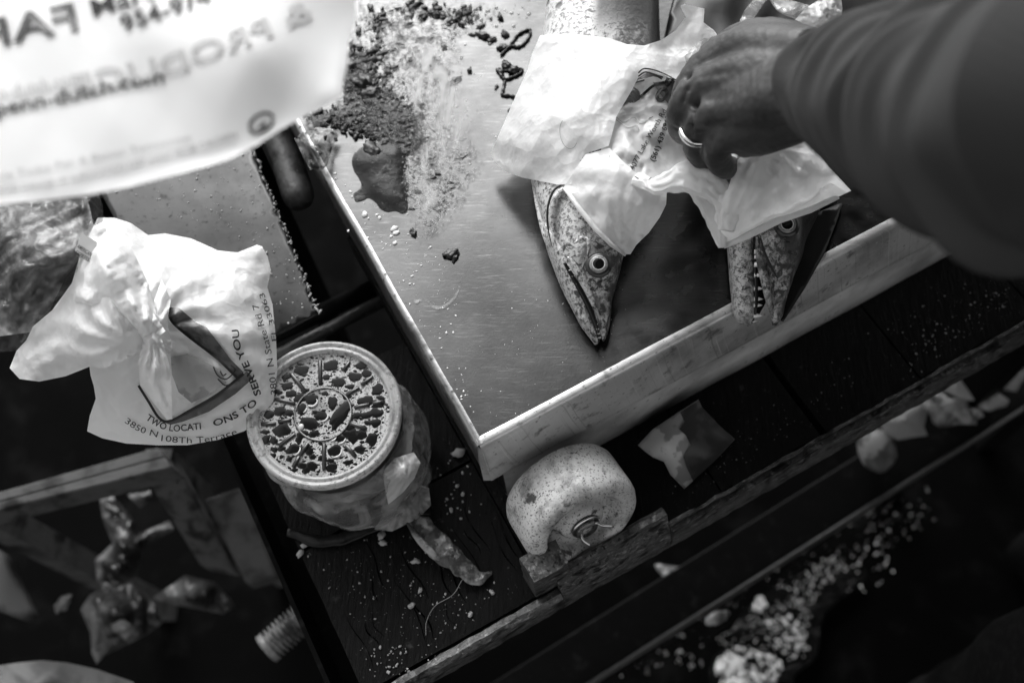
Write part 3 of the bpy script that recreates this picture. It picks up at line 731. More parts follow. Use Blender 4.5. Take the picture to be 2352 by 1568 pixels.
for k in range(330):
    r_ = .0500 * math.sqrt(random.random()); t = random.uniform(0, 6.283); s = random.uniform(.0009, .0021); x, y = r_ * math.cos(t), r_ * math.sin(t)
    if min(math.hypot(x - a, y - b) for a, b in placed) < s + .0016: continue
    placed.append((x, y)); disc_blob(mb, x, y, s, s * random.uniform(.45, .9), random.uniform(-.6, .6), -.0045, .00012, 12, .4)
for k in range(700):
    r_ = .0495 * math.sqrt(random.random()); t = random.uniform(0, 6.283); s = random.choice([.0004, .0005, .0006, .0008, .0011])
    disc_blob(mb, r_ * math.cos(t), r_ * math.sin(t), s, s * random.uniform(.6, 1), random.uniform(0, 3), -.0045, .0001, 8, .4)
x, y = lp(1035, 800); disc_blob(mb, x, y, .0128, .0052, 1.05, -.0044, .0003, 28, .25)
mb.out('dark_bubbles', liquid_m, tub, True, kind='stuff')
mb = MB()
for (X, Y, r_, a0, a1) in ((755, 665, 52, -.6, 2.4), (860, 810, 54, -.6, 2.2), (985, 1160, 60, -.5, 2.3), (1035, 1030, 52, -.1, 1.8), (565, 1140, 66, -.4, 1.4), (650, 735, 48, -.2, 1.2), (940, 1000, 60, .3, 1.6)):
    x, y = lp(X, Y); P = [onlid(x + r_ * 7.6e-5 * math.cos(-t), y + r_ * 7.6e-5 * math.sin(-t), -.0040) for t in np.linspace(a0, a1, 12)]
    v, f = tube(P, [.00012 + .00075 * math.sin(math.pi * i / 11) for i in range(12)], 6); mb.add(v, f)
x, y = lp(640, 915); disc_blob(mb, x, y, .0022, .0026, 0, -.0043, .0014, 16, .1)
mb.out('bubble_highlights', bubble_glint, tub, True, kind='stuff')  # pale crescents modelled in place of highlights on the bubbles
cx0, cy0 = lp(862, 785)
P = [onlid(cx0 + .0218 * math.cos(t), cy0 + .0215 * math.sin(t), -.0036) for t in np.linspace(0, 2 * math.pi, 72)]
v, f = tube(P, [.00045] * 72, 6); mk('lid_ring', v, f, tub_m, tub)
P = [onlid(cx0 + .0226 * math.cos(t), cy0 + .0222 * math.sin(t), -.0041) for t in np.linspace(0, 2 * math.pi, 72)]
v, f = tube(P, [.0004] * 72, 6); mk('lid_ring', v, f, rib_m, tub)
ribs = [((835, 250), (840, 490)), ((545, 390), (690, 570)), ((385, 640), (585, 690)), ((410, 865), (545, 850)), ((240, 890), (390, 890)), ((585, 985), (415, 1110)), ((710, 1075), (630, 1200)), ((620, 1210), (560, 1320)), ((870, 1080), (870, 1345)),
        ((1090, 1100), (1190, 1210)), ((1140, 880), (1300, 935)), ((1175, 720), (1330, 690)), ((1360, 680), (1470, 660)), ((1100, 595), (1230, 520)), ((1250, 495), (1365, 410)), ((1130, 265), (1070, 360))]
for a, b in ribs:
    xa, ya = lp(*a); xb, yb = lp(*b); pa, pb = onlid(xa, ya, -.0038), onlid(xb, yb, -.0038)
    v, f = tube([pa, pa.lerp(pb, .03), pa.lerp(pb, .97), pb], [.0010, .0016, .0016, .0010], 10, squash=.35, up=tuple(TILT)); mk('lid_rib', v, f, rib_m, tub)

# film bag wrapped round the tub
wrap = thing('film_wrap', 'crumpled translucent film bag gathered round the base of the tub', 'bag', (RC[0] + .003, RC[1], Z_WOOD))
V = []; Fc = []; nt_, nh = 190, 40
for j in range(nh):
    h = j / (nh - 1)
    for i in range(nt_):
        t = 2 * math.pi * i / nt_
        side = max(0, math.cos(t - 5.75)) ** 2
        r0 = .0565 + .006 * math.sin(h * math.pi) * (1 + .5 * math.sin(3 * t)) + .017 * side * (1 - .35 * h)
        q = Vector((math.cos(t) * 2.3, math.sin(t) * 2.3, h * 2.2))
        r0 += .0035 * (abs(mnoise.noise(q * 1.2)) * 2 - .5) + .0016 * (abs(mnoise.noise(Vector((t * 3.1 + h * 2.5, h * 1.2, 2)))) * 2 - .4) + .0004 * abs(mnoise.noise(q * 8))
        z = Z_WOOD + .002 + .082 * h + .004 * mnoise.noise(Vector((t * 2, 0, 4))) * h
        r0 = min(r0, .085) if h < .93 else min(r0, .0585)
        V.append((RC[0] + r0 * math.cos(t), RC[1] - .001 + r0 * math.sin(t), z))
for j in range(nh - 1):
    for i in range(nt_): Fc.append((j * nt_ + i, j * nt_ + (i + 1) % nt_, (j + 1) * nt_ + (i + 1) % nt_, (j + 1) * nt_ + i))
mk('film', V, Fc, film_m, wrap)
sheet('film_ear', [(880, 1082, .845), (906, 1052, .85), (950, 1038, .85), (966, 1062, .846), (952, 1098, .838), (926, 1130, .832), (892, 1158, .825), (884, 1120, .835)], mat('pleated film', .6, .25, 0, .7, transl=.3, bump=[(50, .8)], bump_dist=.004), [(925, 1090, .853)], wrap, 5, folds=[(960, 1045, 42, .004, 40, 220, .3)])
sheet('film_tail', [(900, 1150, .79), (950, 1110, .80), (985, 1120, .797), (990, 1160, .785), (960, 1190, .78), (900, 1220, .775), (860, 1215, .778)], film_m, [(930, 1165, .80)], wrap, 6, folds=[(930, 1120, 26, .005, 30, 160, .1)])

# ------------------------------------------------------------------ barracuda
def fish_loft(name, st, m, parent, n=40, k=8, prof=.85, rot=0.0):
    """st rows: left x, left y, right x, right y, z of mid height, half thickness"""
    S = spline(st, k); V = []; Fc = []
    for r_ in S:
        L3 = at(r_[0], r_[1], r_[4]); R3 = at(r_[2], r_[3], r_[4]); c = (L3 + R3) / 2; h = (R3 - L3) / 2
        for i in range(n):
            t = 2 * math.pi * i / n; ct, s_ = math.cos(t), math.sin(t)
            V.append(c + h * math.copysign(abs(ct) ** prof, ct) + np.array([0, 0, 1]) * r_[5] * math.copysign(abs(s_) ** .9, s_))
    for j in range(len(S) - 1):
        for i in range(n): Fc.append((j * n + i, j * n + (i + 1) % n, (j + 1) * n + (i + 1) % n, (j + 1) * n + i))
    Fc += [tuple(range(n))[::-1], tuple(range((len(S) - 1) * n, len(S) * n))]
    return mk(name, V, Fc, m, parent)

def eye(parent, px, py, z, r_, s=.0118):
    c = at(px, py, z); sc = r_ / 23
    ax = Vector((CAM - c)) ; ax = (ax.normalized() * .45 + Vector((0, 0, 1)) * .55).normalized()
    e_, _ = mk('eye_socket', *lathe([(.0, .0), (.0070 * sc, .0001), (.0080 * sc, -.0004), (.0095 * sc, -.0022)], c, ax, 40), socket_m, parent), 0
    ey = mk('eye', *lathe([(.0036 * sc, .0008), (.0044 * sc, .0013), (.0056 * sc, .0013), (.0064 * sc, .0007), (.0070 * sc, -.0005)], c, ax, 40), iris_m, parent)
    mk('pupil', *lathe([(.0, .0015), (.0022 * sc, .0015), (.0036 * sc, .0014), (.0043 * sc, .0012)], c, ax, 40), pupil_m, ey)
    mk('eye_rim', *lathe([(.0041 * sc, .0013), (.0044 * sc, .0018), (.0047 * sc, .0013)], c, ax, 40), scale_m, ey)

def teeth(parent, rows):
    for (x, y, z, dx, dy, s) in rows:
        b = at(x, y, z); t = at(x + dx, y + dy, z + .0006); d = t - b; ln = np.linalg.norm(d); d /= ln
        side = np.cross(d, [0, 0, 1]); side /= np.linalg.norm(side); up2 = np.array([0, 0, 1])
        V = []; n = 6
        for rr, q in ((1, 0), (.72, .45), (.3, .85)):
            for i in range(n):
                a = 2 * math.pi * i / n; V.append(b - d * .0006 + d * ln * q + side * math.cos(a) * s * rr + up2 * math.sin(a) * s * .5 * rr)
        V.append(t); Fc = [tuple(range(n))]
        for j in range(2):
            for i in range(n): Fc.append((j * n + i, j * n + (i + 1) % n, (j + 1) * n + (i + 1) % n, (j + 1) * n + i))
        for i in range(n): Fc.append((2 * n + i, 2 * n + (i + 1) % n, 3 * n))
        mk('tooth', V, Fc, tooth_m, parent)

# fish one (left)
p0 = at(1410, 640, .93); pS = at(1375, 800, .92); pB = at(1420, 80, .94)
adir = (pB - pS); adir[2] = 0; adir /= np.linalg.norm(adir); sdir = np.array([adir[1], -adir[0], 0.0])
fm1 = fish_mat('silver barracuda skin', .64, .014, tuple(at(1400, 440, .93)), tuple(-adir * -1), tuple(sdir), .035)
fish1 = thing('barracuda', 'silver barracuda with closed mouth and round staring eye, left of the two fish heads', 'fish', at(1400, 440, Z_TOP), 'barracuda on the steel table')
body = [(1368, 790, 1394, 742, .912, .009), (1362, 760, 1398, 730, .914, .011), (1345, 718, 1400, 700, .917, .0145), (1322, 672, 1406, 660, .920, .0185), (1298, 622, 1418, 615, .924, .0225),
        (1274, 575, 1436, 574, .927, .026), (1252, 520, 1462, 522, .929, .028), (1230, 455, 1490, 470, .930, .0295), (1218, 400, 1508, 410, .930, .030), (1216, 320, 1520, 330, .930, .0305),
        (1232, 200, 1524, 210, .931, .031), (1248, 80, 1516, 90, .931, .031), (1262, -40, 1512, -30, .931, .031), (1290, -200, 1500, -190, .930, .028), (1320, -330, 1480, -320, .925, .02)]
# upper jaw + head + body
up1 = [(1384, 782, 1391, 776, .9085, .003), (1376, 764, 1399, 752, .911, .0075), (1362, 735, 1403, 722, .913, .0115), (1340, 690, 1407, 684, .918, .0155), (1308, 640, 1414, 640, .922, .0205)] + body[5:]
up1[4] = (1290, 622, 1424, 622, .924, .0225)
fish_loft('body', up1, fm1, fish1)
lowj = [(1366, 790, 1373, 789, .9065, .0025), (1350, 768, 1378, 772, .909, .0065), (1332, 742, 1370, 752, .911, .009), (1312, 702, 1360, 722, .9135, .0115), (1290, 658, 1346, 690, .917, .015), (1270, 606, 1326, 650, .921, .018),
        (1254, 560, 1300, 600, .923, .018), (1245, 520, 1270, 550, .922, .012)]
fish_loft('lower_jaw', lowj, fm1, fish1, n=28)
S = spline([(1296, 603, .9475), (1318, 640, .941), (1346, 690, .933), (1362, 728, .926), (1372, 760, .9195), (1376, 786, .9125)], 8)
v, f = tube(at_many(S[:, 0], S[:, 1], S[:, 2]), [.0008 + .0014 * math.sin(math.pi * min(1, (i + 3) / len(S))) for i in range(len(S))], 8); mk('mouth_line', v, f, mouth_m, fish1)
rows = []
for i in range(4, len(S) - 3, 3):
    dx, dy = S[i + 1][:2] - S[i][:2]; l_ = math.hypot(dx, dy); rows.append((S[i][0] + 3, S[i][1] - 1, S[i][2] + .001, -6 * abs(dy) / l_, 4 * dx / l_, .0007))
teeth(fish1, rows)
eye(fish1, 1375, 607, .9540, 23)
# bony folds: cheek, gill cover, nostril
def ridge(name, pts, r_, m, parent, k=7):
    S = spline(pts, k); n = len(S)
    v, f = tube(at_many(S[:, 0], S[:, 1], S[:, 2]), [r_ * (.25 + .75 * math.sin(math.pi * i / (n - 1))) for i in range(n)], 10); return mk(name, v, f, m, parent)
ridge('gill_cover', [(1350, 420, .9590), (1312, 428, .9590), (1282, 446, .957), (1268, 480, .953), (1268, 520, .947), (1276, 560, .9425)], .0026, fm1, fish1)
ridge('gill_slit', [(1340, 412, .9600), (1304, 419, .9595), (1272, 438, .956), (1258, 480, .951), (1259, 525, .945), (1268, 566, .941)], .0009, socket_m, fish1)
ridge('jaw_bone', [(1302, 590, .950), (1312, 598, .9495), (1330, 632, .9440), (1350, 670, .937), (1366, 705, .931), (1378, 735, .924)], .0024, fm1, fish1)
ridge('cheek_fold', [(1318, 560, .955), (1336, 548, .957), (1352, 556, .957), (1350, 590, .954)], .0020, fm1, fish1)
ridge('belly_fold', [(1222, 415, .93), (1236, 480, .93), (1252, 540, .927), (1272, 590, .923), (1290, 640, .920)], .0022, fm1, fish1)
for (x, y, z, r_) in ((1393, 665, .938, .0011), (1378, 646, .944, .0013)):
    mb = MB(); blob(mb, at(x, y, z), r_, (1.6, .8, .5), .1, 2, .4); mb.out('nostril', socket_m, fish1)

# fish two (right)
fm2 = fish_mat('dark barracuda skin', .50, .014, tuple(at(1765, 640, .93)), tuple(adir), tuple((at(1860, 600, .92) - at(1700, 600, .92)) / np.linalg.norm(at(1860, 600, .92) - at(1700, 600, .92))), .032, False)
fish2 = thing('barracuda', 'open mouthed barracuda with bared pointed teeth, its snout over the table lip', 'fish', at(1740, 500, Z_TOP), 'barracuda on the steel table')
up2_ = [(1774, 744, 1786, 744, .9085, .0030), (1771, 728, 1797, 726, .911, .0085), (1775, 706, 1803, 700, .914, .012), (1770, 676, 1812, 670, .917, .015), (1762, 640, 1824, 634, .920, .019), (1748, 596, 1840, 596, .924, .023),
        (1733, 550, 1852, 550, .926, .026), (1700, 490, 1880, 490, .930, .030), (1690, 400, 1910, 410, .931, .031), (1690, 270, 1920, 280, .931, .031), (1715, 200, 1900, 205, .928, .026), (1760, 140, 1870, 145, .922, .017), (1800, 100, 1845, 104, .915, .008)]
fish_loft('body', up2_, fm2, fish2)
lj2 = [(1712, 742, 1724, 746, .9100, .0035), (1690, 728, 1734, 728, .913, .009), (1682, 695, 1735, 695, .915, .012), (1677, 650, 1734, 650, .918, .014), (1674, 605, 1732, 605, .920, .016), (1671, 560, 1730, 560, .922, .018), (1672, 500, 1738, 500, .923, .020), (1690, 440, 1760, 440, .924, .018)]
fish_loft('lower_jaw', lj2, fm2, fish2, n=28)
fish_loft('mouth_inside', [(1732, 724, 1744, 722, .906, .002), (1730, 690, 1764, 680, .908, .003), (1728, 620, 1762, 620, .912, .006), (1726, 540, 1756, 540, .918, .010), (1730, 500, 1760, 500, .920, .012)], mouth_m, fish2, n=16)
ridge('upper_lip', [(1738, 545, .950), (1744, 590, .945), (1756, 640, .937), (1766, 690, .930), (1774, 728, .922)], .0032, fm2, fish2)
ridge('lip_groove', [(1746, 540, .9525), (1756, 580, .9475), (1772, 615, .9425), (1786, 640, .9395)], .0011, socket_m, fish2)
ridge('gum_line', [(1731, 540, .9365), (1734, 600, .932), (1737, 660, .9275), (1736, 710, .921), (1728, 742, .913)], .0014, mouth_m, fish2)
rows = [(1734 - (.0 if y < 690 else 1), y, z, 20, 1, .0022) for y, z in ((578, .934), (590, .933), (608, .932), (632, .930), (662, .927), (686, .924), (700, .922), (724, .918))]
rows += [(1749, 600, .940, -15, 3, .0018), (1756, 622, .937, -15, 3, .0018), (1762, 645, .934, -15, 2, .0019), (1766, 668, .931, -14, 3, .0018), (1730, 738, .914, 12, -1, .0009), (1731, 730, .916, 11, 0, .0008)]
teeth(fish2, rows)
eye(fish2, 1808, 516, .9545, 22)
for (x, y, z, r_) in ((1816, 582, .9445, .0013), (1808, 555, .9515, .0016)):
    mb = MB(); blob(mb, at(x, y, z), r_, (1.6, .8, .5), .1, 2, 0); mb.out('nostril', socket_m, fish2)
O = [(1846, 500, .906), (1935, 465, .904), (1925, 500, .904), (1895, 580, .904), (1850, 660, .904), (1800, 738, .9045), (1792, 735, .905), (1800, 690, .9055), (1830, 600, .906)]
sheet('black_sheet', O, blackp, [(1850, 600, .9065)], step=10, thick=.0008, label='flat black sheet under the open mouthed fish', category='plastic sheet')  # flat black sheet to the right of the second fish's head
sheet('black_sheet', [(1560, -60, .905), (2080, -60, .905), (2080, 60, .905), (1900, 160, .905), (1700, 160, .905), (1520, 110, .905), (1540, 20, .905)], blackp, step=18, cr=crumple(88, 120, .004), thick=.001,
      label='wet black plastic sheet on the table behind the hand', category='plastic sheet')

# ------------------------------------------------------------------ carrier bag over the fish
bagb = thing('carrier_bag', 'white carrier bag lying over the two fish, reached into by the ringed hand', 'carrier bag', at(1450, 300, .95))
O = [(1240, 82, .968), (1275, 78, .972), (1330, 80, .972), (1400, 88, .972), (1440, 102, .972), (1480, 105, .972), (1520, 92, .975), (1552, 70, .978), (1575, 40, .985), (1562, 14, .990), (1572, 10, .990),
     (1618, 20, .988), (1616, 52, .985), (1640, 70, .98), (1660, 100, .98), (1650, 140, .975), (1610, 170, .970), (1580, 184, .968), (1535, 180, .970), (1490, 165, .974), (1465, 180, .974), (1450, 210, .972),
     (1432, 240, .972), (1415, 270, .974), (1408, 300, .976), (1398, 335, .976), (1370, 345, .972), (1345, 352, .970), (1332, 370, .968), (1318, 396, .966), (1312, 424, .964), (1280, 424, .958), (1240, 416, .948),
     (1200, 408, .938), (1155, 392, .925), (1135, 372, .922), (1128, 350, .924), (1150, 300, .935), (1178, 235, .945), (1196, 195, .950), (1212, 160, .955), (1222, 125, .960)]
front, zfF = sheet('bag_panel', O, bag_w, [(1320, 180, .976), (1230, 300, .962), (1330, 300, .976), (1200, 360, .948), (1290, 370, .966), (1450, 150, .976), (1180, 340, .944)], bagb, 8, crumple(11, 130, .0036), crumple(12, 44, .0009))
# oval thumb cut
S = [(1306 + 23 * math.cos(t) * .8 - 24 * math.sin(t) * .35, 307 - 34 * math.sin(t) - 8 * math.cos(t)) for t in np.linspace(1.9, 5.4, 22)]
band('cut_line', line_band(S, 1.3), zfF, ink_grey, bagb)
# lower flap with its corner point
O = [(1312, 404, .967), (1332, 372, .970), (1345, 355, .972), (1400, 340, .976), (1450, 390, .978), (1500, 420, .976), (1532, 432, .970), (1530, 470, .964), (1515, 500, .958), (1490, 535, .950), (1462, 562, .944),
     (1448, 584, .9405), (1434, 584, .941), (1405, 560, .950), (1370, 525, .957), (1330, 475, .962), (1298, 440, .962), (1296, 428, .962)]
flap, zfL = sheet('bag_flap', O, bag_w, [(1420, 480, .968), (1380, 430, .972), (1470, 460, .970)], bagb, 8, crumple(21, 120, .004), crumple(22, 34, .0008), folds=[(1436, 584, 30, .0022, 60, 210, .2)])
v, f = tube(at_many(*np.array([(1297, 432, .9625), (1330, 478, .9635), (1368, 526, .9585), (1405, 562, .9515), (1436, 586, .942)]).T), [.0014, .002, .002, .0018, .001], 8); mk('flap_seam', v, f, bag_w, bagb)
band('cut_line', line_band([(1458, 405), (1472, 414), (1488, 414), (1496, 408)], 2.0), lambda x, y: zfL(x, y) + .001, ink, bagb)
# inner printed side
O = [(1448, 208, .958), (1466, 184, .960), (1500, 176, .960), (1545, 184, .958), (1590, 182, .956), (1650, 150, .955), (1700, 170, .952), (1710, 260, .950), (1690, 380, .948), (1640, 430, .948), (1590, 418, .952), (1540, 410, .962),
     (1520, 428, .968), (1480, 418, .972), (1430, 392, .973), (1395, 368, .972), (1380, 345, .970), (1400, 300, .966), (1420, 262, .960)]
inner, zfI = sheet('bag_inside', O, bag_w2, [(1500, 300, .962), (1560, 300, .940), (1610, 300, .922), (1600, 370, .918), (1640, 340, .915), (1470, 340, .970), (1560, 220, .950)], bagb, 7, crumple(31, 80, .0055), crumple(32, 28, .0016))
lettering('printed_line', '4077 Lake Worth Rd.', [(1456, 392), (1476, 352), (1504, 303), (1534, 252)], 12.5, zfI, ink, bagb)
lettering('printed_line', '(561) 439 6969', [(1503, 372), (1514, 345), (1530, 302), (1541, 268)], 12, zfI, ink, bagb, bold=True)
band('printed_stroke', line_band([(1418, 250), (1440, 232), (1470, 222), (1500, 198), (1530, 188)], 6), zfI, ink, bagb)
band('printed_stroke', line_band([(1440, 205), (1455, 192), (1480, 184)], 4), zfI, ink, bagb)
for pts, w_ in (([(1466, 168), (1480, 158), (1505, 162), (1530, 172), (1552, 184)], 3), ([(1466, 176), (1482, 166), (1502, 172), (1520, 182)], 3.2)):
    band('printed_stroke', line_band(pts, w_), lambda x, y: np.maximum(zfI(x, y), zfF(x, y)) + .0006, ink, bagb)
band('print_shade_block', [(1500, 190), (1540, 186), (1590, 186), (1600, 215), (1580, 250), (1545, 262), (1536, 240), (1515, 215)], lambda x, y: zfI(x, y) - .0002, ink_mid, bagb)
band('print_shade_block', [(1560, 395), (1585, 370), (1620, 356), (1665, 372), (1680, 395), (1650, 428), (1610, 412), (1575, 412)], lambda x, y: zfI(x, y) - .0002, ink_mid, bagb)  # dark patch painted as the shade in the deep part of the bag
lettering('printed_word', 'og', [(1520, 240), (1560, 182)], 38, zfI, ink, bagb, bold=True)
lettering('printed_word', 'ers', [(1556, 200), (1640, 178)], 26, zfI, ink, bagb, bold=True)
lettering('printed_word', 'Bros', [(1585, 400), (1670, 372)], 30, zfI, ink_mid, bagb, bold=True)
for pts, w_ in (([(1410, 262), (1430, 280), (1456, 270), (1470, 282), (1500, 268)], 2.2), ([(1415, 275), (1440, 292), (1462, 288), (1468, 300)], 2)):
    band('faint_stroke', line_band(pts, w_), zfI, ink_grey, bagb)
# clear gusset beside the knuckles
sheet('bag_gusset', [(1572, 130, .975), (1590, 108, .978), (1625, 82, .98), (1642, 78, .98), (1665, 95, .98), (1660, 140, .975), (1620, 180, .97), (1585, 175, .97)], film_d, [(1615, 130, .986)], bagb, 6, crumple(41, 40, .004), crumple(42, 18, .0015))
# handle loop in front and right body of the bag
pstrip('bag_handle', [(1460, 412, .975, .006), (1500, 424, .978, .007), (1540, 416, .981, .010), (1575, 408, .984, .013), (1620, 418, .984, .0125), (1655, 445, .982, .010), (1672, 480, .978, .008), (1668, 530, .970, .006)], bag_w, bagb, flat=.42, wob=.0022, seed=4, n=48, k=14, pleat=.3)
pstrip('bag_handle_fold', [(1590, 425, .974, .006), (1620, 455, .968, .010), (1645, 490, .962, .010), (1652, 530, .958, .006), (1660, 570, .955, .003)], bag_w, bagb, flat=.35, wob=.0015, seed=8, n=40, k=12, pleat=.3)
O = [(1652, 450, .985), (1672, 435, .988), (1682, 400, .992), (1690, 372, .994), (1700, 362, .994), (1738, 345, .996), (1780, 322, .996), (1820, 300, .996), (1860, 330, .992), (1905, 385, .986), (1955, 438, .975), (1920, 455, .965), (1890, 468, .962),
     (1820, 494, .960), (1780, 500, .960), (1740, 520, .958), (1700, 545, .954), (1668, 563, .950), (1652, 550, .952), (1642, 530, .954), (1640, 500, .962), (1648, 475, .975)]
rgt, zfR = sheet('bag_body', O, bag_w, [(1720, 440, .990), (1780, 400, .992), (1760, 470, .975), (1850, 400, .990), (1700, 480, .978), (1840, 450, .972)], bagb, 8, crumple(51, 150, .0045), crumple(52, 36, .0010), folds=[(1668, 558, 26, .004, 120, 420, .1), (1760, 335, 14, .003, 60, 260, .3)])
v, f = tube(at_many(*np.array([(1662, 566, .9515), (1720, 540, .958), (1790, 505, .962), (1860, 482, .963), (1925, 452, .966)]).T), [.002, .0028, .003, .0028, .002], 8, squash=.6)
mk('bag_hem', v, f, bag_w, bagb)
sheet('bag_lower_fold', [(1668, 556, .949), (1700, 520, .962), (1760, 490, .968), (1850, 455, .972), (1905, 420, .978), (1950, 436, .972), (1900, 470, .958), (1820, 500, .955), (1740, 530, .952)], bag_w2, [(1820, 478, .962)], bagb, 8, crumple(61, 90, .002), folds=[(1662, 562, 18, .003, 100, 380, .4)])

# bag seen behind the hand at the top
bagt = thing('ruffled_bag', 'thin ruffled white bag with twisted handles behind the wrist', 'bag', at(1850, 40, .95))
pstrip('handle', [(1775, -20, .955, .006), (1800, 12, .955, .008), (1840, 28, .955, .009), (1880, 42, .957, .009), (1900, 60, .957, .006)], film_m, bagt, flat=.25, wob=.001)
pstrip('handle', [(1700, 70, .95, .004), (1730, 20, .952, .005), (1765, -20, .955, .005)], film_m, bagt, flat=.3, wob=.001)
sheet('ruffle', [(1826, 46, .965), (1850, 20, .975), (1880, 0, .98), (1900, -30, .98), (1930, -20, .975), (1935, 20, .972), (1928, 78, .965), (1900, 90, .96), (1870, 70, .962)], bag_w2, [(1880, 40, .985)], bagt, 5, crumple(71, 30, .004), crumple(72, 13, .0018), folds=[(1935, 0, 40, .005, 20, 140, .2)])
sheet('bag_corner', [(1728, 62, .96), (1745, 52, .963), (1768, 50, .965), (1785, 66, .965), (1780, 80, .962), (1725, 90, .96)], bag_w2, [(1755, 68, .972)], bagt, 5, crumple(73, 30, .002))

# ------------------------------------------------------------------ white carrier bag at the left
bagc = thing('carrier_bag', 'knotted white carrier bag with a street address printed round its mouth, left of the tub', 'carrier bag', at(420, 900, .74))
O = [(225, 500, .90), (262, 500, .905), (300, 512, .905), (340, 540, .90), (380, 536, .90), (440, 548, .90), (500, 575, .90), (545, 580, .90), (590, 562, .90), (602, 566, .902), (615, 590, .90), (622, 620, .896), (614, 660, .89),
     (626, 700, .885), (634, 780, .878), (637, 850, .872), (628, 920, .866), (600, 965, .862), (560, 990, .860), (500, 1010, .858), (430, 1022, .856), (360, 1022, .856), (290, 1018, .856), (235, 1006, .858), (200, 990, .860),
     (206, 955, .868), (220, 915, .876), (215, 885, .882), (208, 862, .886), (205, 838, .892), (225, 800, .91), (215, 700, .92), (190, 600, .92), (200, 545, .91)]
mainb, zfC = sheet('bag_panel', O, bag_w, [(300, 650, .935), (420, 650, .925), (520, 700, .915), (560, 800, .902), (450, 800, .90), (450, 900, .885), (330, 800, .912), (330, 930, .882), (560, 900, .888), (400, 600, .918), (260, 580, .93), (270, 900, .892), (480, 960, .876)],
                   bagc, 8, crumple(81, 140, .0040), crumple(82, 34, .0010), folds=[(345, 765, 13, .0042, 60, 260, .1)])
# knot side wing
O = [(22, 845, .905), (38, 805, .905), (60, 782, .908), (75, 750, .912), (120, 712, .92), (165, 650, .93), (180, 600, .94), (190, 550, .94), (230, 520, .935), (262, 560, .945), (300, 620, .952), (340, 700, .955), (380, 760, .950), (330, 800, .945),
     (280, 830, .935), (240, 845, .922), (205, 842, .915), (150, 864, .905), (90, 876, .90), (45, 870, .900)]
wing, zfW = sheet('bag_knot', O, bag_w, [(180, 780, .935), (110, 820, .918), (250, 680, .965), (290, 740, .962), (230, 620, .96)], bagc, 8, crumple(91, 120, .0050), crumple(92, 30, .0012), folds=[(300, 780, 13, .0070, 60, 300, .2), (40, 850, 13, .003, 60, 200, .3)])
O = [(196, 560, .95), (215, 520, .955), (255, 500, .955), (285, 540, .955), (312, 590, .955), (340, 650, .950), (356, 710, .948), (372, 768, .945), (350, 790, .944), (310, 775, .945), (262, 742, .948), (205, 712, .948), (168, 690, .94), (178, 620, .945)]
sheet('bag_knot_fold', O, bag_w, [(240, 600, .985), (290, 680, .982), (330, 740, .968)], bagc, 6, crumple(181, 80, .0085), crumple(182, 30, .0022), folds=[(352, 778, 19, .0075, 60, 300, .2)])
O = [(330, 772, .952), (352, 762, .955), (372, 780, .950), (392, 850, .935), (396, 962, .905), (384, 964, .903), (352, 925, .905), (322, 884, .915), (318, 830, .93)]
sheet('bag_knot_fold', O, bag_w, [(352, 850, .945), (368, 920, .925)], bagc, 5, crumple(183, 60, .0045), crumple(184, 24, .0014), folds=[(348, 765, 20, .008, 60, 260, .4)])
O = [(372, 640, .938), (392, 690, .935), (384, 740, .935), (396, 800, .925), (378, 830, .922), (352, 780, .94), (350, 700, .945)]
sheet('bag_knot_fold', O, bag_w, [(372, 730, .952)], bagc, 5, crumple(185, 60, .0030), folds=[(350, 775, 20, .008, 60, 260, .1)])
up8 = lambda x, y: zfC(x, y) + .0012
# printed blocks
band('print_shade_block', [(393, 706), (410, 706), (450, 740), (475, 752), (500, 785), (530, 825), (560, 855), (545, 868), (510, 835), (470, 800), (430, 772), (397, 742), (388, 722)], up8, ink_mid, bagc)
band('printed_line', line_band([(391, 706), (389, 724), (400, 744), (440, 778), (500, 824), (545, 868)], 6), lambda x, y: zfC(x, y) + .002, ink, bagc)
band('print_shade_block', [(391, 967), (475, 920), (520, 892), (567, 852), (582, 868), (540, 905), (480, 945), (420, 968), (392, 975), (366, 966)], up8, ink_mid, bagc)
band('printed_line', line_band([(318, 885), (340, 920), (366, 960), (391, 966), (440, 940), (500, 905), (560, 858)], 6), lambda x, y: zfC(x, y) + .002, ink, bagc)
band('mouth_fold', [(392, 820), (430, 812), (470, 830), (508, 850), (520, 880), (480, 905), (440, 925), (410, 900), (395, 860)], lambda x, y: zfC(x, y) + .0008, mat('bag inside plastic', .42, .4, 0, .5, transl=.3, patches=[(30, .28, .5, .55, 4), (45, .6, .6, .64, 4)], bump=[(40, .8)], bump_dist=.004), bagc)
for pts in ([(490, 842), (500, 862), (520, 870), (540, 850), (530, 838)], [(500, 870), (520, 885), (548, 868)], [(505, 852), (512, 862), (520, 858)]):
    band('printed_line', line_band(pts, 3), lambda x, y: zfC(x, y) + .0022, ink, bagc)
lettering('printed_line', 'TWO LOCATI', [(334, 962), (362, 980), (400, 990), (462, 985)], 15, up8, ink, bagc, bold=True)
lettering('printed_line', 'ONS TO', [(492, 979), (530, 966), (572, 942), (592, 926)], 15, up8, ink, bagc, bold=True)
lettering('printed_line', 'SERVE YOU', [(600, 905), (588, 872), (570, 830), (553, 795), (548, 756)], 16, up8, ink, bagc, bold=True)
lettering('printed_line', '3801 N State Rd 7', [(637, 905), (632, 860), (622, 800), (607, 745), (593, 697)], 15, up8, ink, bagc)
lettering('printed_line', 'FL 33063', [(636, 782), (631, 745), (606, 672)], 12, up8, ink, bagc)
lettering('printed_line', '3850 N', [(286, 970), (318, 990), (360, 1004)], 14, up8, ink, bagc)
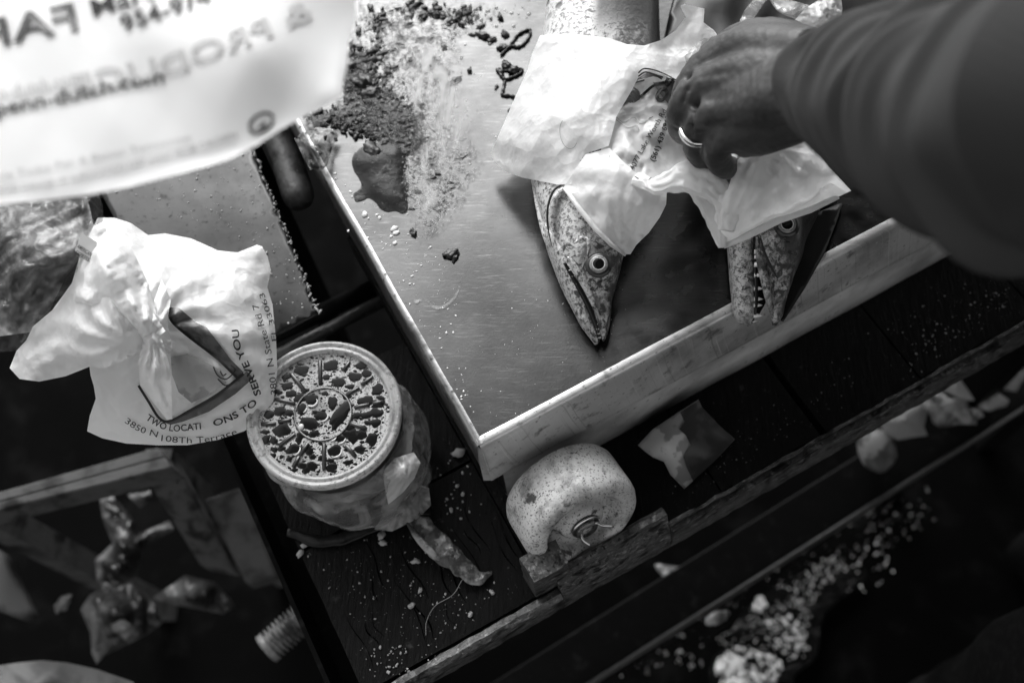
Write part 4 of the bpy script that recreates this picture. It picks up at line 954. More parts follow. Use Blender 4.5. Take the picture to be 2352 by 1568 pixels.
lettering('printed_line', '108Th Terrace', [(370, 1012), (420, 1017), (480, 1014), (545, 997)], 14, up8, ink, bagc)

# smoky bag behind it
bags = thing('clear_bag', 'smoky see-through bag with a payment card inside, left edge behind the white bags', 'bag', at(80, 640, .80))
O = [(-60, 440, .95), (100, 430, .95), (215, 420, .948), (236, 470, .945), (238, 540, .94), (225, 590, .935), (185, 640, .93), (150, 700, .92), (120, 740, .91), (80, 790, .90), (40, 806, .895), (-60, 810, .895)]
sb, zfS = sheet('film', O, film_d, [(60, 560, .965), (150, 560, .960), (60, 700, .935)], bags, 8, crumple(101, 90, .010), crumple(102, 34, .003), folds=[(230, 560, 18, .010, 60, 420, .3)])
O = [(-60, 470, .90), (200, 450, .90), (220, 540, .90), (150, 640, .895), (90, 760, .88), (-60, 780, .88)]
sheet('inner_film', O, mat('inner film', .06, .3, 0, .6, transl=.3, patches=[(12, .5, .52, .6, 5), (20, .06, .4, .32, 3)], bump=[(30, .8)], bump_dist=.006), [(80, 600, .915)], bags, 9, crumple(103, 70, .008))
cd = thing('payment_card', 'small pale card with printed letters inside the smoky bag', 'card', at(193, 580, .96))
Cc = [(172, 575, .966), (188, 535, .969), (222, 556, .966), (205, 602, .963)]
cv = at_many(*np.array(Cc).T); mk('card', np.vstack([cv - [0, 0, .0008], cv]), prism(list(cv), list(cv))[1], mat('card grey', .4, .4), cd, False)
_f = tps(np.array(Cc)[:, :2], np.array(Cc)[:, 2]); zcd = lambda x, y: _f(np.atleast_1d(np.asarray(x, float)), np.atleast_1d(np.asarray(y, float))) + .0004
lettering('printed_line', 'AMERICAN', [(176, 568), (208, 589)], 9, zcd, ink, cd, bold=True)
lettering('printed_line', 'EXPRESS', [(172, 582), (202, 601)], 9, zcd, ink, cd, bold=True)

# ------------------------------------------------------------------ the near printed bag, out of focus
zb = 1.195
baga = thing('carrier_bag', 'large white printed grocery bag held close to the camera, corner of the view', 'carrier bag', at(350, 200, zb))
O = [(-160, -160, zb + .03), (300, -160, zb + .03), (700, -160, zb + .02), (830, -160, zb + .01), (812, -40, zb + .006), (818, 40, zb), (800, 100, zb), (797, 150, zb), (790, 180, zb), (785, 222, zb), (750, 242, zb), (700, 268, zb), (640, 300, zb), (590, 334, zb), (520, 368, zb), (480, 380, zb),
     (400, 402, zb), (300, 428, zb), (200, 448, zb), (100, 460, zb), (-160, 485, zb)]
ba, zfA = sheet('bag_panel', O, bag_near, [(300, 200, zb + .012), (600, 120, zb + .018), (100, 300, zb + .010)], baga, 16, crumple(111, 420, .0022))
lettering('printed_line', 'www.penn-dutch.com', [(-150, 310), (0, 264), (100, 246), (200, 224), (300, 202), (378, 190)], 32, zfA, ink, baga, bold=True, label='web address line in black')
lettering('printed_line', 'Margate, FL', [(214, 36), (330, 4), (420, -40), (560, -90)], 36, zfA, ink, baga, bold=True)
lettering('printed_line', '954-974-3900', [(282, 72), (380, 40), (480, 4), (620, -70)], 36, zfA, ink, baga, bold=True)
lettering('show_through_print', 'FARM', [(-150, 130), (-60, 116), (40, 96), (180, 66)], 62, zfA, ink_mid, baga, bold=True, mirror=True)
lettering('show_through_print', '& PRODUCE', [(170, 218), (300, 190), (400, 168), (500, 128), (600, 90), (720, 40)], 46, zfA, ink_faint, baga, bold=True, mirror=True)
lettering('show_through_print', 'www.penn-dutch.com', [(-150, 262), (0, 228), (100, 210), (190, 190)], 30, zfA, ink_faint, baga, bold=True)
lettering('printed_line', 'Please Recycle Today For A Better Tomorrow', [(-150, 440), (0, 412), (120, 388), (250, 362), (440, 322)], 15, zfA, ink_grey, baga)
lettering('printed_line', 'WARNING: TO AVOID DANGER OF SUFFOCATION KEEP AWAY FROM CHILDREN', [(-150, 470), (0, 444), (150, 420), (300, 386), (440, 350), (545, 316)], 14, zfA, ink_grey, baga, bold=True)
for t0, t1 in ((0.1, 3.1), (3.2, 6.2)):
    ring_ = [(600 + 27 * math.cos(t), 283 + 21 * math.sin(t) - 9 * math.cos(t)) for t in np.linspace(t0, t1, 14)]
    band('printed_emblem', line_band(ring_, 7), zfA, ink, baga, step=10)
band('printed_emblem', [(588, 300), (612, 292), (608, 278), (600, 286)], zfA, ink, baga, step=10)
# ------------------------------------------------------------------ small clear wrap on the corner of the table
wr = sheet('cling_wrap', [(676, 318, .905), (700, 300, .908), (730, 292, .91), (760, 296, .91), (786, 300, .906), (765, 335, .905), (752, 380, .9045), (738, 392, .904), (712, 390, .904), (696, 360, .908)], mat('crinkled wrap', .30, .1, 0, .8, crinkle=[(45, 1.0), (110, .8)], transl=.3, alpha=.8, film=(60, .25, 1.0), patches=[(45, .02, .5, .56, 3)], bump_dist=.004), [(730, 335, .922)], None, 5, crumple(121, 34, .008), crumple(122, 14, .003),
      label='scrap of crinkled clear wrap on the far left corner of the fish table', category='plastic wrap')

# ------------------------------------------------------------------ the mess on the steel
def in_poly(x, y, P):
    c = False; n = len(P)
    for i in range(n):
        a, b = P[i], P[(i + 1) % n]
        if (a[1] > y) != (b[1] > y) and x < (b[0] - a[0]) * (y - a[1]) / (b[1] - a[1]) + a[0]: c = not c
    return c
def flat_pool(name, O, m, h, step=6, label=None, cat=None, k=None, fade_w=0, kind=None):
    O3 = [(x, y, Z_TOP + .0012) for x, y in O]; P = np.array(O, float)
    c = P.mean(0); ctrl = []
    for x in np.arange(P[:, 0].min(), P[:, 0].max(), 26):
        for y in np.arange(P[:, 1].min(), P[:, 1].max(), 26):
            if in_poly(x, y, O) and np.min(np.linalg.norm(P - [x, y], axis=1)) > 14: ctrl.append((x, y, Z_TOP + .0012 + h))
    return sheet(name, O3, m, ctrl, None, step, crumple(hash(name) % 97, 26, h * .22), closed_spline=True, label=label, category=cat, fade_w=fade_w, kind=kind)[0]
flat_pool('dark_puddle', [(818, 350), (832, 338), (868, 330), (886, 322), (915, 330), (928, 350), (935, 372), (930, 400), (938, 425), (935, 450), (936, 478), (925, 488), (908, 482), (888, 484), (872, 476), (862, 462), (846, 452), (832, 458), (816, 460), (812, 446), (824, 436), (830, 424), (822, 405), (812, 390), (808, 370), (814, 352)],
          puddle_m, .0022, label='dark watery puddle with an uneven outline in the middle of the fish table', cat='puddle')
flat_pool('milky_slime', [(905, 20), (960, 40), (1010, 70), (1050, 110), (1090, 190), (1110, 260), (1095, 330), (1062, 372), (1050, 412), (1030, 430), (1020, 470), (1000, 520), (980, 548), (962, 530), (950, 480), (940, 430), (930, 380), (940, 320), (930, 250), (905, 190), (880, 120), (870, 60)],
          slime_m, .0012, fade_w=55, label='milky slime smeared down the middle of the fish table', cat='slime')
flat_pool('dried_trail', [(955, 700), (975, 690), (1000, 712), (1030, 702), (1050, 680), (1060, 650), (1062, 630), (1056, 650), (1044, 676), (1026, 694), (1002, 702), (985, 690), (965, 686), (948, 690)], slime_m, .0008, 4, fade_w=5, label='thin curled trail of dried slime near the left edge of the table', cat='slime')
flat_pool('grit_bed', [(770, 130), (810, 110), (850, 130), (880, 180), (930, 220), (965, 260), (985, 300), (975, 345), (940, 370), (905, 350), (870, 330), (830, 312), (790, 300), (740, 300), (690, 300), (700, 262), (760, 240), (780, 190)], grit_m, .0022, 4, 'dark wet grit and scales caked along the left side of the table', 'fish waste', fade_w=26, kind='stuff')
flat_pool('grit_smear', [(790, -20), (900, -20), (1040, -20), (1160, 10), (1130, 60), (1080, 90), (1060, 180), (1090, 300), (1120, 360), (1080, 460), (1020, 540), (960, 560), (900, 440), (840, 330), (760, 240), (770, 100)], grit2_m, .0006, 5, 'thin smear of grit spread across the upper left of the steel table', 'fish waste', fade_w=60, kind='stuff')
# dark lumps
mb = MB(); cl = [(800, 150, 38, 34, 200), (830, 185, 40, 28, 220), (860, 225, 46, 22, 170), (905, 270, 48, 26, 190), (935, 290, 32, 30, 160), (880, 60, 40, 26, 90), (960, 20, 60, 18, 90), (1060, 35, 50, 22, 110), (950, 330, 24, 22, 70), (770, 270, 46, 18, 150), (830, 280, 40, 18, 120),
                 (850, 300, 60, 16, 110), (990, 385, 30, 26, 50), (960, 150, 80, 60, 110), (1000, 250, 60, 80, 60), (860, 120, 40, 30, 120)]
for (cx, cy, sx, sy, n_) in cl:
    for _ in range(n_):
        x, y = random.gauss(cx, sx * .6), random.gauss(cy, sy * .6); s = random.choice([.0004, .0005, .0006, .0008, .0010, .0015, .0026])
        blob(mb, at(x, y, Z_TOP + .001 + s * .2), s, (random.uniform(1, 1.9), random.uniform(.6, 1), .45), 1.1, 1 if s < .0008 else 2)
for (x, y, s) in ((1110, 80, .004), (1130, 90, .003), (1160, 78, .0032), (1155, 108, .0035), (1105, 60, .0026), (1165, 150, .004), (1178, 160, .0045), (1150, 165, .003), (1085, 80, .002), (805, 150, .006), (835, 190, .008), (850, 212, .006), (800, 225, .004), (850, 200, .005),
                  (915, 265, .0045), (1170, 255, .0017), (1185, 262, .002), (1140, 200, .0018), (1030, 190, .0022), (1022, 160, .0018), (945, 480, .0015), (1000, 475, .0022), (1035, 583, .0045), (1045, 590, .003), (960, 440, .002), (855, 345, .006), (870, 352, .0045), (950, 535, .003)):
    blob(mb, at(x, y, Z_TOP + s * .35), s, (1.4, .8, .45), .8, 3)
mb.out('blood_clots', gunk, None, True, kind='stuff', label='dark wet clots and grit strewn over the left part of the fish table', category='fish waste')
# stringy gut
gut = thing('gut_strand', 'thin looped dark strand of fish gut beside the white bag', 'fish scrap', at(1180, 110, Z_TOP + .001))
for pts in ([(1150, 128), (1165, 112), (1178, 96), (1190, 80), (1208, 70), (1218, 70), (1216, 84), (1204, 100), (1190, 108), (1176, 106), (1165, 112)], [(1140, 158), (1150, 172), (1160, 182), (1180, 176), (1196, 168), (1200, 160)], [(1160, 184), (1156, 205), (1154, 218), (1172, 220), (1190, 226)]):
    S = spline(pts, 6); v, f = tube(at_many(S[:, 0], S[:, 1], np.full(len(S), Z_TOP + .0012)), [random.uniform(.0007, .0020) if len(pts) > 5 and False else .0009 + .0007 * abs(math.sin(i * .7)) for i in range(len(S))], 8); mk('strand', v, f, gunk, gut)
# pale scales and specks
mb = MB()
def scat(poly, n_, smin, smax, z, fl=.25, sub=1):
    P = np.array(poly); k = 0
    while k < n_:
        x, y = random.uniform(P[:, 0].min(), P[:, 0].max()), random.uniform(P[:, 1].min(), P[:, 1].max())
        if not in_poly(x, y, poly): continue
        s = smin + (smax - smin) * random.random() ** 3; blob(mb, at(x, y, z + s * fl), s, (1.2, .8, fl), .5, sub); k += 1
scat([(760, 400), (930, 480), (1040, 640), (1100, 1000), (1000, 800), (860, 560)], 120, .0003, .0013, Z_TOP)
scat([(1000, 700), (1500, 600), (1400, 850), (1120, 990)], 70, .0002, .0007, Z_TOP)
scat([(880, 20), (1220, 20), (1150, 400), (950, 560)], 160, .0003, .0012, Z_TOP)
for (x, y, s) in ((838, 492, .0028), (866, 493, .0014), (872, 500, .0015), (905, 525, .003), (910, 535, .0026), (898, 543, .0014), (907, 558, .0020), (845, 546, .001), (770, 398, .0014), (805, 440, .0014), (800, 530, .0012)):
    blob(mb, at(x, y, Z_TOP + s * .2), s, (1.1, .8, .3), .4, 2)
mb.out('pale_scales', scale_m, None, True, kind='stuff', label='pale fish scales and specks scattered on the steel', category='fish scales')
mb = MB()
for (x, y, s) in ((1120, 25, .0020), (1140, 18, .0018), (1105, 45, .0020), (1175, 30, .0018), (1215, 32, .0018), (1140, 60, .0016), (1125, 100, .002), (1180, 60, .0016)):
    blob(mb, at(x, y, Z_TOP + s * .2), s, (1, 1, .35), .1, 2)
scat([(1090, 0), (1240, 0), (1230, 60), (1140, 80)], 30, .0005, .0014, Z_TOP)
scat([(860, 340), (960, 340), (960, 460), (880, 470)], 40, .0008, .0022, Z_TOP + .002)
mb.out('water_drops', mat('water drop', .35, .05, 0, .7, alpha=.55), None, True, kind='stuff', label='beads of water on the steel and round the dark puddle', category='water drops')
mb = MB()
scat([(262, 440), (560, 340), (720, 700), (640, 760), (560, 560)], 150, .0003, .0014, .8625)
mb.out('counter_specks', crumb_m, None, True, kind='stuff', label='pale specks on the dirty steel counter', category='specks')
# crumbs on wood; small pale grains at right stand in for wet glints
mb = MB(); wz = Z_WOOD + .0004
scat([(690, 1250), (980, 1180), (1200, 1380), (860, 1530)], 240, .0002, .0012, wz, .4)
scat([(820, 1480), (1010, 1480), (1000, 1530), (860, 1560)], 50, .0004, .0016, wz, .4)
scat([(1480, 1150), (1950, 800), (2000, 900), (1600, 1130)], 90, .0002, .0007, wz, .4)
scat([(1960, 780), (2350, 560), (2352, 700), (2080, 880)], 170, .0002, .0008, wz, .5)
scat([(2080, 780), (2300, 660), (2330, 690), (2110, 830)], 60, .0003, .0013, wz, .5)
scat([(960, 1060), (1110, 1040), (1120, 1200), (1010, 1200)], 26, .0006, .0022, wz, .4)
for (x, y, s) in ((1053, 1040, .005), (890, 1190, .0025), (877, 1228, .0035), (880, 1245, .003), (955, 1288, .0032), (965, 1355, .002), (945, 1390, .0025), (1130, 1360, .0022), (1080, 1410, .0022), (700, 1250, .003), (690, 1270, .003), (1290, 1324, .0028)):
    blob(mb, at(x, y, wz + s * .3 + (.05 if y == 1324 else 0) * 0), s, (1.2, .8, .5), .8, 2)
mb.out('wood_crumbs_glints', crumb_m, None, True, kind='stuff', label='pale crumbs and scales over the wet black planks, with grains for wet glints at right', category='crumbs')

# ------------------------------------------------------------------ small things on the deck
tcard, zfK = sheet('torn_card', [(1465, 1022, .775), (1500, 985, .785), (1560, 945, .792), (1605, 918, .795), (1612, 935, .79), (1650, 975, .782), (1688, 1008, .773), (1640, 1060, .770), (1572, 1122, .767), (1560, 1110, .768), (1540, 1090, .770), (1525, 1060, .775), (1500, 1050, .778), (1486, 1040, .778)],
      card_m, [(1560, 1010, .786), (1530, 1020, .79)], None, 8, crumple(131, 120, .0016), thick=.0012, label='torn folded scrap of stained pale card on the planks right of the wheel', category='card')
band('wet_stain', [(1562, 946), (1605, 919), (1613, 935), (1651, 975), (1687, 1008), (1640, 1060), (1592, 1104), (1578, 1075), (1570, 1050), (1586, 1022), (1576, 1000), (1560, 985), (1572, 968)], zfK, mat('wet stained card', .035, .3, 0, .4, patches=[(40, .06, .5, .6, 5)]), tcard, lift=.0013)
sc_ = thing('fish_scrap', 'long wet sliver of fish skin on the near plank below the tub', 'fish scrap', at(1030, 1270, Z_WOOD))
S = spline([(928, 1182, .772, .004), (960, 1195, .774, .008), (990, 1235, .775, .0095), (1025, 1270, .775, .0105), (1060, 1300, .774, .0085), (1095, 1325, .772, .006), (1130, 1315, .769, .0025)], 10)
P = at_many(S[:, 0], S[:, 1], S[:, 2]); v, f = tube(P, S[:, 3], 24, squash=.35, up=(0, 0, 1))
v = [np.array(q) + np.array(mnoise.noise_vector(Vector(q) * 110)) * .0028 for q in v]; mk('skin', v, f, flesh, sc_)
S = spline([(935, 1200, .778, .001), (958, 1232, .781, .0028), (985, 1262, .782, .0032), (1010, 1285, .780, .0012)], 8)
v, f = tube(at_many(S[:, 0], S[:, 1], S[:, 2]), S[:, 3], 12, squash=.5, up=(0, 0, 1)); mk('pale_flesh', v, f, ice_m, sc_)
st_ = pstrip('black_strap', [(660, 1222, .770, .004), (720, 1240, .770, .005), (790, 1236, .771, .0055), (860, 1205, .773, .0055), (930, 1172, .777, .005), (990, 1170, .778, .004)], strap_m, None, flat=.4, wob=.002, label='wet black strap curled in front of the tub', category='strap')
hair = thing('hair_strand', 'single fine hair lying across the near plank', 'hair', at(1000, 1400, Z_WOOD))
S = spline([(978, 1458, .7665), (980, 1425, .767), (1000, 1390, .769), (1040, 1365, .772), (1062, 1330, .772)], 8)
v, f = tube(at_many(S[:, 0], S[:, 1], S[:, 2]), [.00022] * len(S), 5); mk('hair', v, f, crumb_m, hair)

# ------------------------------------------------------------------ lower left: stool, rags, hose
stool = thing('wooden_stool', 'rough grey wooden stool frame in the dark under the carrier bags', 'stool', at(300, 1150, 0))
def qprism(Q, z0, z1): # Q picture quad at z1
    t = [at(x, y, z1) for x, y in Q]; return prism([np.array([p[0], p[1], z0]) for p in t], t)
mb = MB(); mb.add(*qprism([(-60, 1145), (362, 1026), (378, 1048), (-60, 1168)], .560, .60)); bevel(mb.out('seat_rail', grey_wood, stool), .002)
mb = MB(); mb.add(*qprism([(-60, 1168.5), (378, 1048.5), (396, 1072), (-60, 1184)], .560, .60)); bevel(mb.out('seat_rail', grey_wood, stool), .002)
def beam(Q, z_of, th):
    t = [at(x, y, z) for (x, y), z in zip(Q, z_of)]; return prism([p - np.array([0, 0, th]) for p in t], t)
mb = MB(); mb.add(*beam([(334, 1100), (398, 1050), (541, 1312), (458, 1296)], [.555, .555, .40, .40], .03)); bevel(mb.out('brace', grey_wood, stool), .003)
mb = MB(); mb.add(*beam([(467, 1147), (552, 1118), (637, 1321), (565, 1340)], [.47, .47, .40, .40], .03)); bevel(mb.out('brace', grey_wood, stool), .003)
for (x, y) in ((360, 1060), (-50, 1170)):
    p = at(x, y, .56); mb = MB(); mb.add(*prism([np.array([p[0] + a, p[1] + b, 0]) for a, b in ((-.015, -.015), (.015, -.015), (.015, .015), (-.015, .015))], [np.array([p[0] + a, p[1] + b, .5595]) for a, b in ((-.015, -.015), (.015, -.015), (.015, .015), (-.015, .015))])); mb.out('stool_leg', grey_wood, stool, False)
def q3(X, Y): return X / 2.541 / 1.0629, (1050 + Y / 2.541) / 1.0629
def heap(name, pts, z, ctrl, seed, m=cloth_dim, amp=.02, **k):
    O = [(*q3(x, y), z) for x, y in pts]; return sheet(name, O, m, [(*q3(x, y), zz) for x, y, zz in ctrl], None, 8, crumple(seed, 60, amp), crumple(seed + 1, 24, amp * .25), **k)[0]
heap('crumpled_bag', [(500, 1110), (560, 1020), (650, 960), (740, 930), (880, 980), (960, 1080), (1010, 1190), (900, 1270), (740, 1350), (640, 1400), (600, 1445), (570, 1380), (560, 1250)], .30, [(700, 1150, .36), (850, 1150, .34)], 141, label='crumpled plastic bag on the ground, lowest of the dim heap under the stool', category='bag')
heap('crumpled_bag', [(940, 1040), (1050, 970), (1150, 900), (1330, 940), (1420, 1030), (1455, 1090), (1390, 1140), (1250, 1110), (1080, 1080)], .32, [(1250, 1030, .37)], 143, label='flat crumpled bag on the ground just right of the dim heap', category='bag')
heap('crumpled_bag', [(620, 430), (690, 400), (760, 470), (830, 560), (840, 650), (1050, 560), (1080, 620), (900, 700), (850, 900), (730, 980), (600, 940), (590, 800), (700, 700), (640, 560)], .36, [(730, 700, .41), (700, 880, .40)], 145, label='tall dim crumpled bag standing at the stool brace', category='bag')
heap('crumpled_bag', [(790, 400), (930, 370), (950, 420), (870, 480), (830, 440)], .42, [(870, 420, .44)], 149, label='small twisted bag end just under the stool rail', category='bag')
mb = MB()
for (x, y, s) in ((720, 945, .008), (655, 965, .006), (780, 1240, .016), (385, 1075, .012)):
    blob(mb, at(*q3(x, y), .40 if y < 1000 else .36), s * .55, (1, 1.6, .4), .9, 3)
mb.out('pale_scraps', MATS['dim crumpled plastic'], None, True, kind='stuff', label='pale wet scraps lying on the dim bags under the stool', category='scraps')
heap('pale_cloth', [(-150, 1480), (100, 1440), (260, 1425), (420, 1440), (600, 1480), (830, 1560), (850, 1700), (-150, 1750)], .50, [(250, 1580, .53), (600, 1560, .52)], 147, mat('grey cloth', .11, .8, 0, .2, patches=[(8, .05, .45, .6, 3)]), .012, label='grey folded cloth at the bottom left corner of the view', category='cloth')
sheet('dark_board', [(*q3(-60, 700), .45), (*q3(60, 780), .45), (*q3(250, 1160), .45), (*q3(180, 1190), .45), (*q3(-60, 1100), .45)], mat('dark board', .035, .8), (), None, 16, thick=.02, label='dark board leaning at the left edge below the stool', category='board')
hose = thing('ribbed_hose', 'short ribbed plastic hose end in the dark left of the plank deck', 'hose', at(665, 1440, .4))
a, b = at(612, 1490, .50), at(718, 1395, .50); d_ = (b - a); ln = np.linalg.norm(d_); d_ /= ln; prf = []
for k in range(0, 12 * 8 + 1):
    t = k / 8; prf.append((.0150 + .0030 * math.cos(2 * math.pi * t), ln * t / 12))
V, Fc = lathe(prf, a, d_, 36); mk('corrugation', V, Fc, mat('grey hose plastic', .24, .25, 0, .6, patches=[(30, .05, .5, .6, 4)]), hose)
V, Fc = lathe([(.0, -.002), (.012, -.002), (.0165, -.001), (.0172, .003), (.0160, .006)], a, d_, 36); mk('hose_cuff', V, Fc, MATS['grey hose plastic'], hose)

# ------------------------------------------------------------------ lower right: frame beam, ground litter
fr = thing('lower_frame', 'low dark steel beam running below and parallel to the deck rim', 'beam', at(1800, 1300, 0))
fa, fb = at(1360, 1568, .36), at(2290, 978, .36); dr = fb - fa; ln = np.linalg.norm(dr); dr /= ln; pr_ = np.array([-dr[1], dr[0], 0])
dark_steel = mat('dim wet steel', .007, .4, 0, .1, patches=[(60, .018, .55, .7, 6)], bump=[(60, .5)])
c0, c1 = fa - dr * .35, fb + dr * .35
mb = MB(); mb.add(*prism([c0 - [0, 0, .03], c1 - [0, 0, .03], c1 + pr_ * .06 - [0, 0, .03], c0 + pr_ * .06 - [0, 0, .03]], [c0, c1, c1 + pr_ * .06, c0 + pr_ * .06])); bevel(mb.out('beam', dark_steel, fr), .002)
v, f = tube([c0 + [0, 0, .0035], c1 + [0, 0, .0035]], [.0032, .0032], 8); mk('beam_edge', v, f, mat('dim edge', .03, .4, 0, .4, bump=[(90, .8)]), fr)
for q in (.1, .85):
    p = c0 + dr * (np.linalg.norm(c1 - c0) * q) + pr_ * .02; mb = MB(); mb.add(*prism([p * [1, 1, 0] + np.array([a, b, 0]) for a, b in ((0, 0), (.03, 0), (.03, .03), (0, .03))], [p * [1, 1, 0] + np.array([a, b, .3295]) for a, b in ((0, 0), (.03, 0), (.03, .03), (0, .03))])); mb.out('frame_leg', dark_steel, fr, False)
def q2(X, Y): return (1800 + X / 2.24) / 1.0629, (500 + Y / 2.24) / 1.0629
def chunk(name, X, Y, z, s, sq, label, cat, m=ice_m, rough=.7, rot=None):
    mb = MB(); c = at(*q2(X, Y), z); blob(mb, c, s, sq, rough, 3, rot); return mb.out(name, m, None, True, label=label, category=cat)
fr_z = .372
chunk('fish_chunk', 1440, 870, .40, .032, (1.2, .9, .6), 'pale fish chunk lying highest on the low beam, at the right', 'fish chunk', rot=.6)
chunk('fish_chunk', 1240, 985, .40, .034, (1.3, .8, .6), 'pale ridged fish chunk in the middle of the row on the low beam', 'fish chunk', rot=-.6)
chunk('fish_chunk', 1150, 1110, .40, .026, (1.3, .7, .6), 'small pale fish chunk beside the white cloth under the deck rim', 'fish chunk', rot=-.3)
chunk('fish_chunk', 1540, 735, .40, .018, (1, .9, .6), 'pale fish chunk at the right edge, under the deck rim', 'fish chunk')
O = [(*q2(x, y), .40) for x, y in ((775, 1170), (900, 1090), (1050, 1030), (1040, 1130), (1020, 1210), (1040, 1260), (960, 1270), (880, 1285), (800, 1250))]
sheet('white_rag', O, mat('dim rag', .30, .7, 0, .3, transl=.2), [(*q2(920, 1160), .425)], None, 7, crumple(151, 50, .006), label='limp white rag hanging below the deck rim', category='rag')
mb = MB(); blob(mb, at(*q2(760, 1340), .385), .023, (1, 1.25, .8), .15, 3, .1); mb.out('pale_ball', mat('pale lump', .28, .4, 0, .4, patches=[(25, .08, .5, .55, 3)]), None, True, label='rounded pale lump on the low beam beside the white rag', category='lump')
def q5(X, Y): return (1300 + X / 1.96) / 1.0629, (1150 + Y / 1.96) / 1.0629
for (X, Y, z, s, sq, lb, rt) in ((735, 520, .30, .020, (1.7, .6, .4), 'curved pale fish scrap alone in the dark below the wheel', -.45), (880, 700, .375, .008, (1.6, .9, .4), 'pale fish scrap on the edge of the low beam', .4)):
    mb = MB(); blob(mb, at(*q5(X, Y), z), s, sq, .5, 3, rt); mb.out('fish_scrap', ice_m, None, True, label=lb, category='fish scrap')
def crate(nm, pts, z, lbl):
    pass
glint_b = thing('floor_glints', 'white grains standing in for wet glints over black plastic on the ground, bottom of the view', 'ice', at(1800, 1480, .02))
O = [(*q5(x, y), .02) for x, y in ((860, 1060), (850, 930), (920, 820), (1060, 620), (1350, 460), (1500, 420), (1600, 500), (1400, 680), (1360, 880), (1250, 980), (1240, 1060))]
sheet('wet_lining', O, mat('wet black lining', .005, .2, 0, .2, bump=[(60, .9)], bump_dist=.006), (), glint_b, 12, crumple(161, 70, .006), kind='stuff', closed_spline=True)
mb = MB()
def drops(poly, n_, s0, s1, z):
    P = [q5(*p) for p in poly]; Pn = np.array(P); k = 0
    while k < n_:
        x, y = random.uniform(Pn[:, 0].min(), Pn[:, 0].max()), random.uniform(Pn[:, 1].min(), Pn[:, 1].max())
        if in_poly(x, y, P): blob(mb, at(x, y, z + random.uniform(0, .012)), s0 + (s1 - s0) * random.random() ** 2, (1, 1, 1), .3, 1); k += 1
drops([(880, 900), (950, 840), (1100, 860), (1180, 900), (1200, 960), (1120, 1040), (900, 1040), (870, 960)], 200, .0012, .0038, .03)
drops([(880, 920), (960, 880), (1020, 900), (1010, 1040), (900, 1040)], 60, .0030, .0065, .03)
drops([(1100, 720), (1230, 690), (1310, 750), (1320, 860), (1260, 900), (1150, 860)], 80, .0010, .0034, .03)
drops([(850, 800), (1150, 620), (1350, 600), (1300, 900), (1000, 900)], 160, .0006, .0016, .03)
drops([(1150, 620), (1380, 440), (1450, 400), (1500, 460), (1400, 570), (1250, 650)], 90, .0006, .0016, .03)
drops([(1050, 620), (1090, 590), (1120, 630), (1105, 670), (1055, 660)], 30, .0014, .0036, .03)
drops([(1500, 400), (1680, 330), (1740, 480), (1600, 600), (1540, 500)], 24, .0008, .0024, .03)
drops([(600, 860), (700, 850), (830, 900), (800, 960), (640, 900)], 24, .0007, .0020, .03)
drops([(300, 980), (900, 640), (1500, 230), (1900, 40), (1950, 300), (1500, 420), (1100, 620), (800, 850), (500, 1010)], 150, .0003, .0012, .03)
drops([(1300, 480), (1560, 300), (1800, 150), (1850, 260), (1600, 420), (1350, 560)], 70, .0003, .0016, .03)
mb.out('glint_grains', mat('white glint grains', .85, .1, 0, 1.0, transl=.2), glint_b, True, kind='stuff')  # white grains modelled in place of glints on the wet ground

# ------------------------------------------------------------------ the person reaching in
person = thing('person', 'person in dark knit top reaching a ringed left hand into the carrier bag', 'person', (.62, .24, 0))
def W(x, y, z): return at(x, y, z)
hb = MB()
def lump(pts, n=20, squash=None, up=None):
    S = spline([[*W(p[0], p[1], p[2]), p[3], (p[4] if len(p) > 4 else 1)] for p in pts], 7)
    v, f = tube(S[:, :3], S[:, 3], n, squash=S[:, 4], up=(0, 0, 1) if up is None else up); hb.add(v, f)
# forearm and wrist
lump([(2240, 210, 1.185, .036, .95), (2100, 205, 1.15, .034, .9), (2000, 202, 1.12, .0315, .85), (1930, 200, 1.098, .0305, .80), (1870, 196, 1.080, .0315, .74), (1800, 195, 1.064, .0345, .62), (1740, 198, 1.052, .0345, .52), (1690, 206, 1.040, .030, .48), (1655, 216, 1.030, .022, .5)], 28)
# metacarpals to knuckles
MC = {'index': (1625, 150, 1.034), 'middle': (1600, 205, 1.034), 'ring': (1622, 262, 1.032), 'little': (1665, 312, 1.026)}
lump([(1860, 130, 1.078, .018), (1760, 118, 1.060, .018), (1690, 122, 1.046, .0165), (MC['index'][0], MC['index'][1], 1.034, .0135)])
lump([(1860, 175, 1.078, .018), (1740, 172, 1.058, .017), (1660, 188, 1.044, .0150), (1602, 206, 1.034, .0130)])
lump([(1860, 215, 1.076, .018), (1750, 225, 1.056, .017), (1680, 244, 1.042, .0145), (1622, 262, 1.032, .0122)])
lump([(1870, 245, 1.074, .017), (1780, 272, 1.052, .0165), (1715, 294, 1.038, .0140), (1664, 314, 1.026, .0118)])
lump([(1860, 120, 1.07, .016), (1770, 108, 1.050, .019), (1700, 110, 1.030, .017), (1650, 140, 1.010, .013)])      # thumb pad
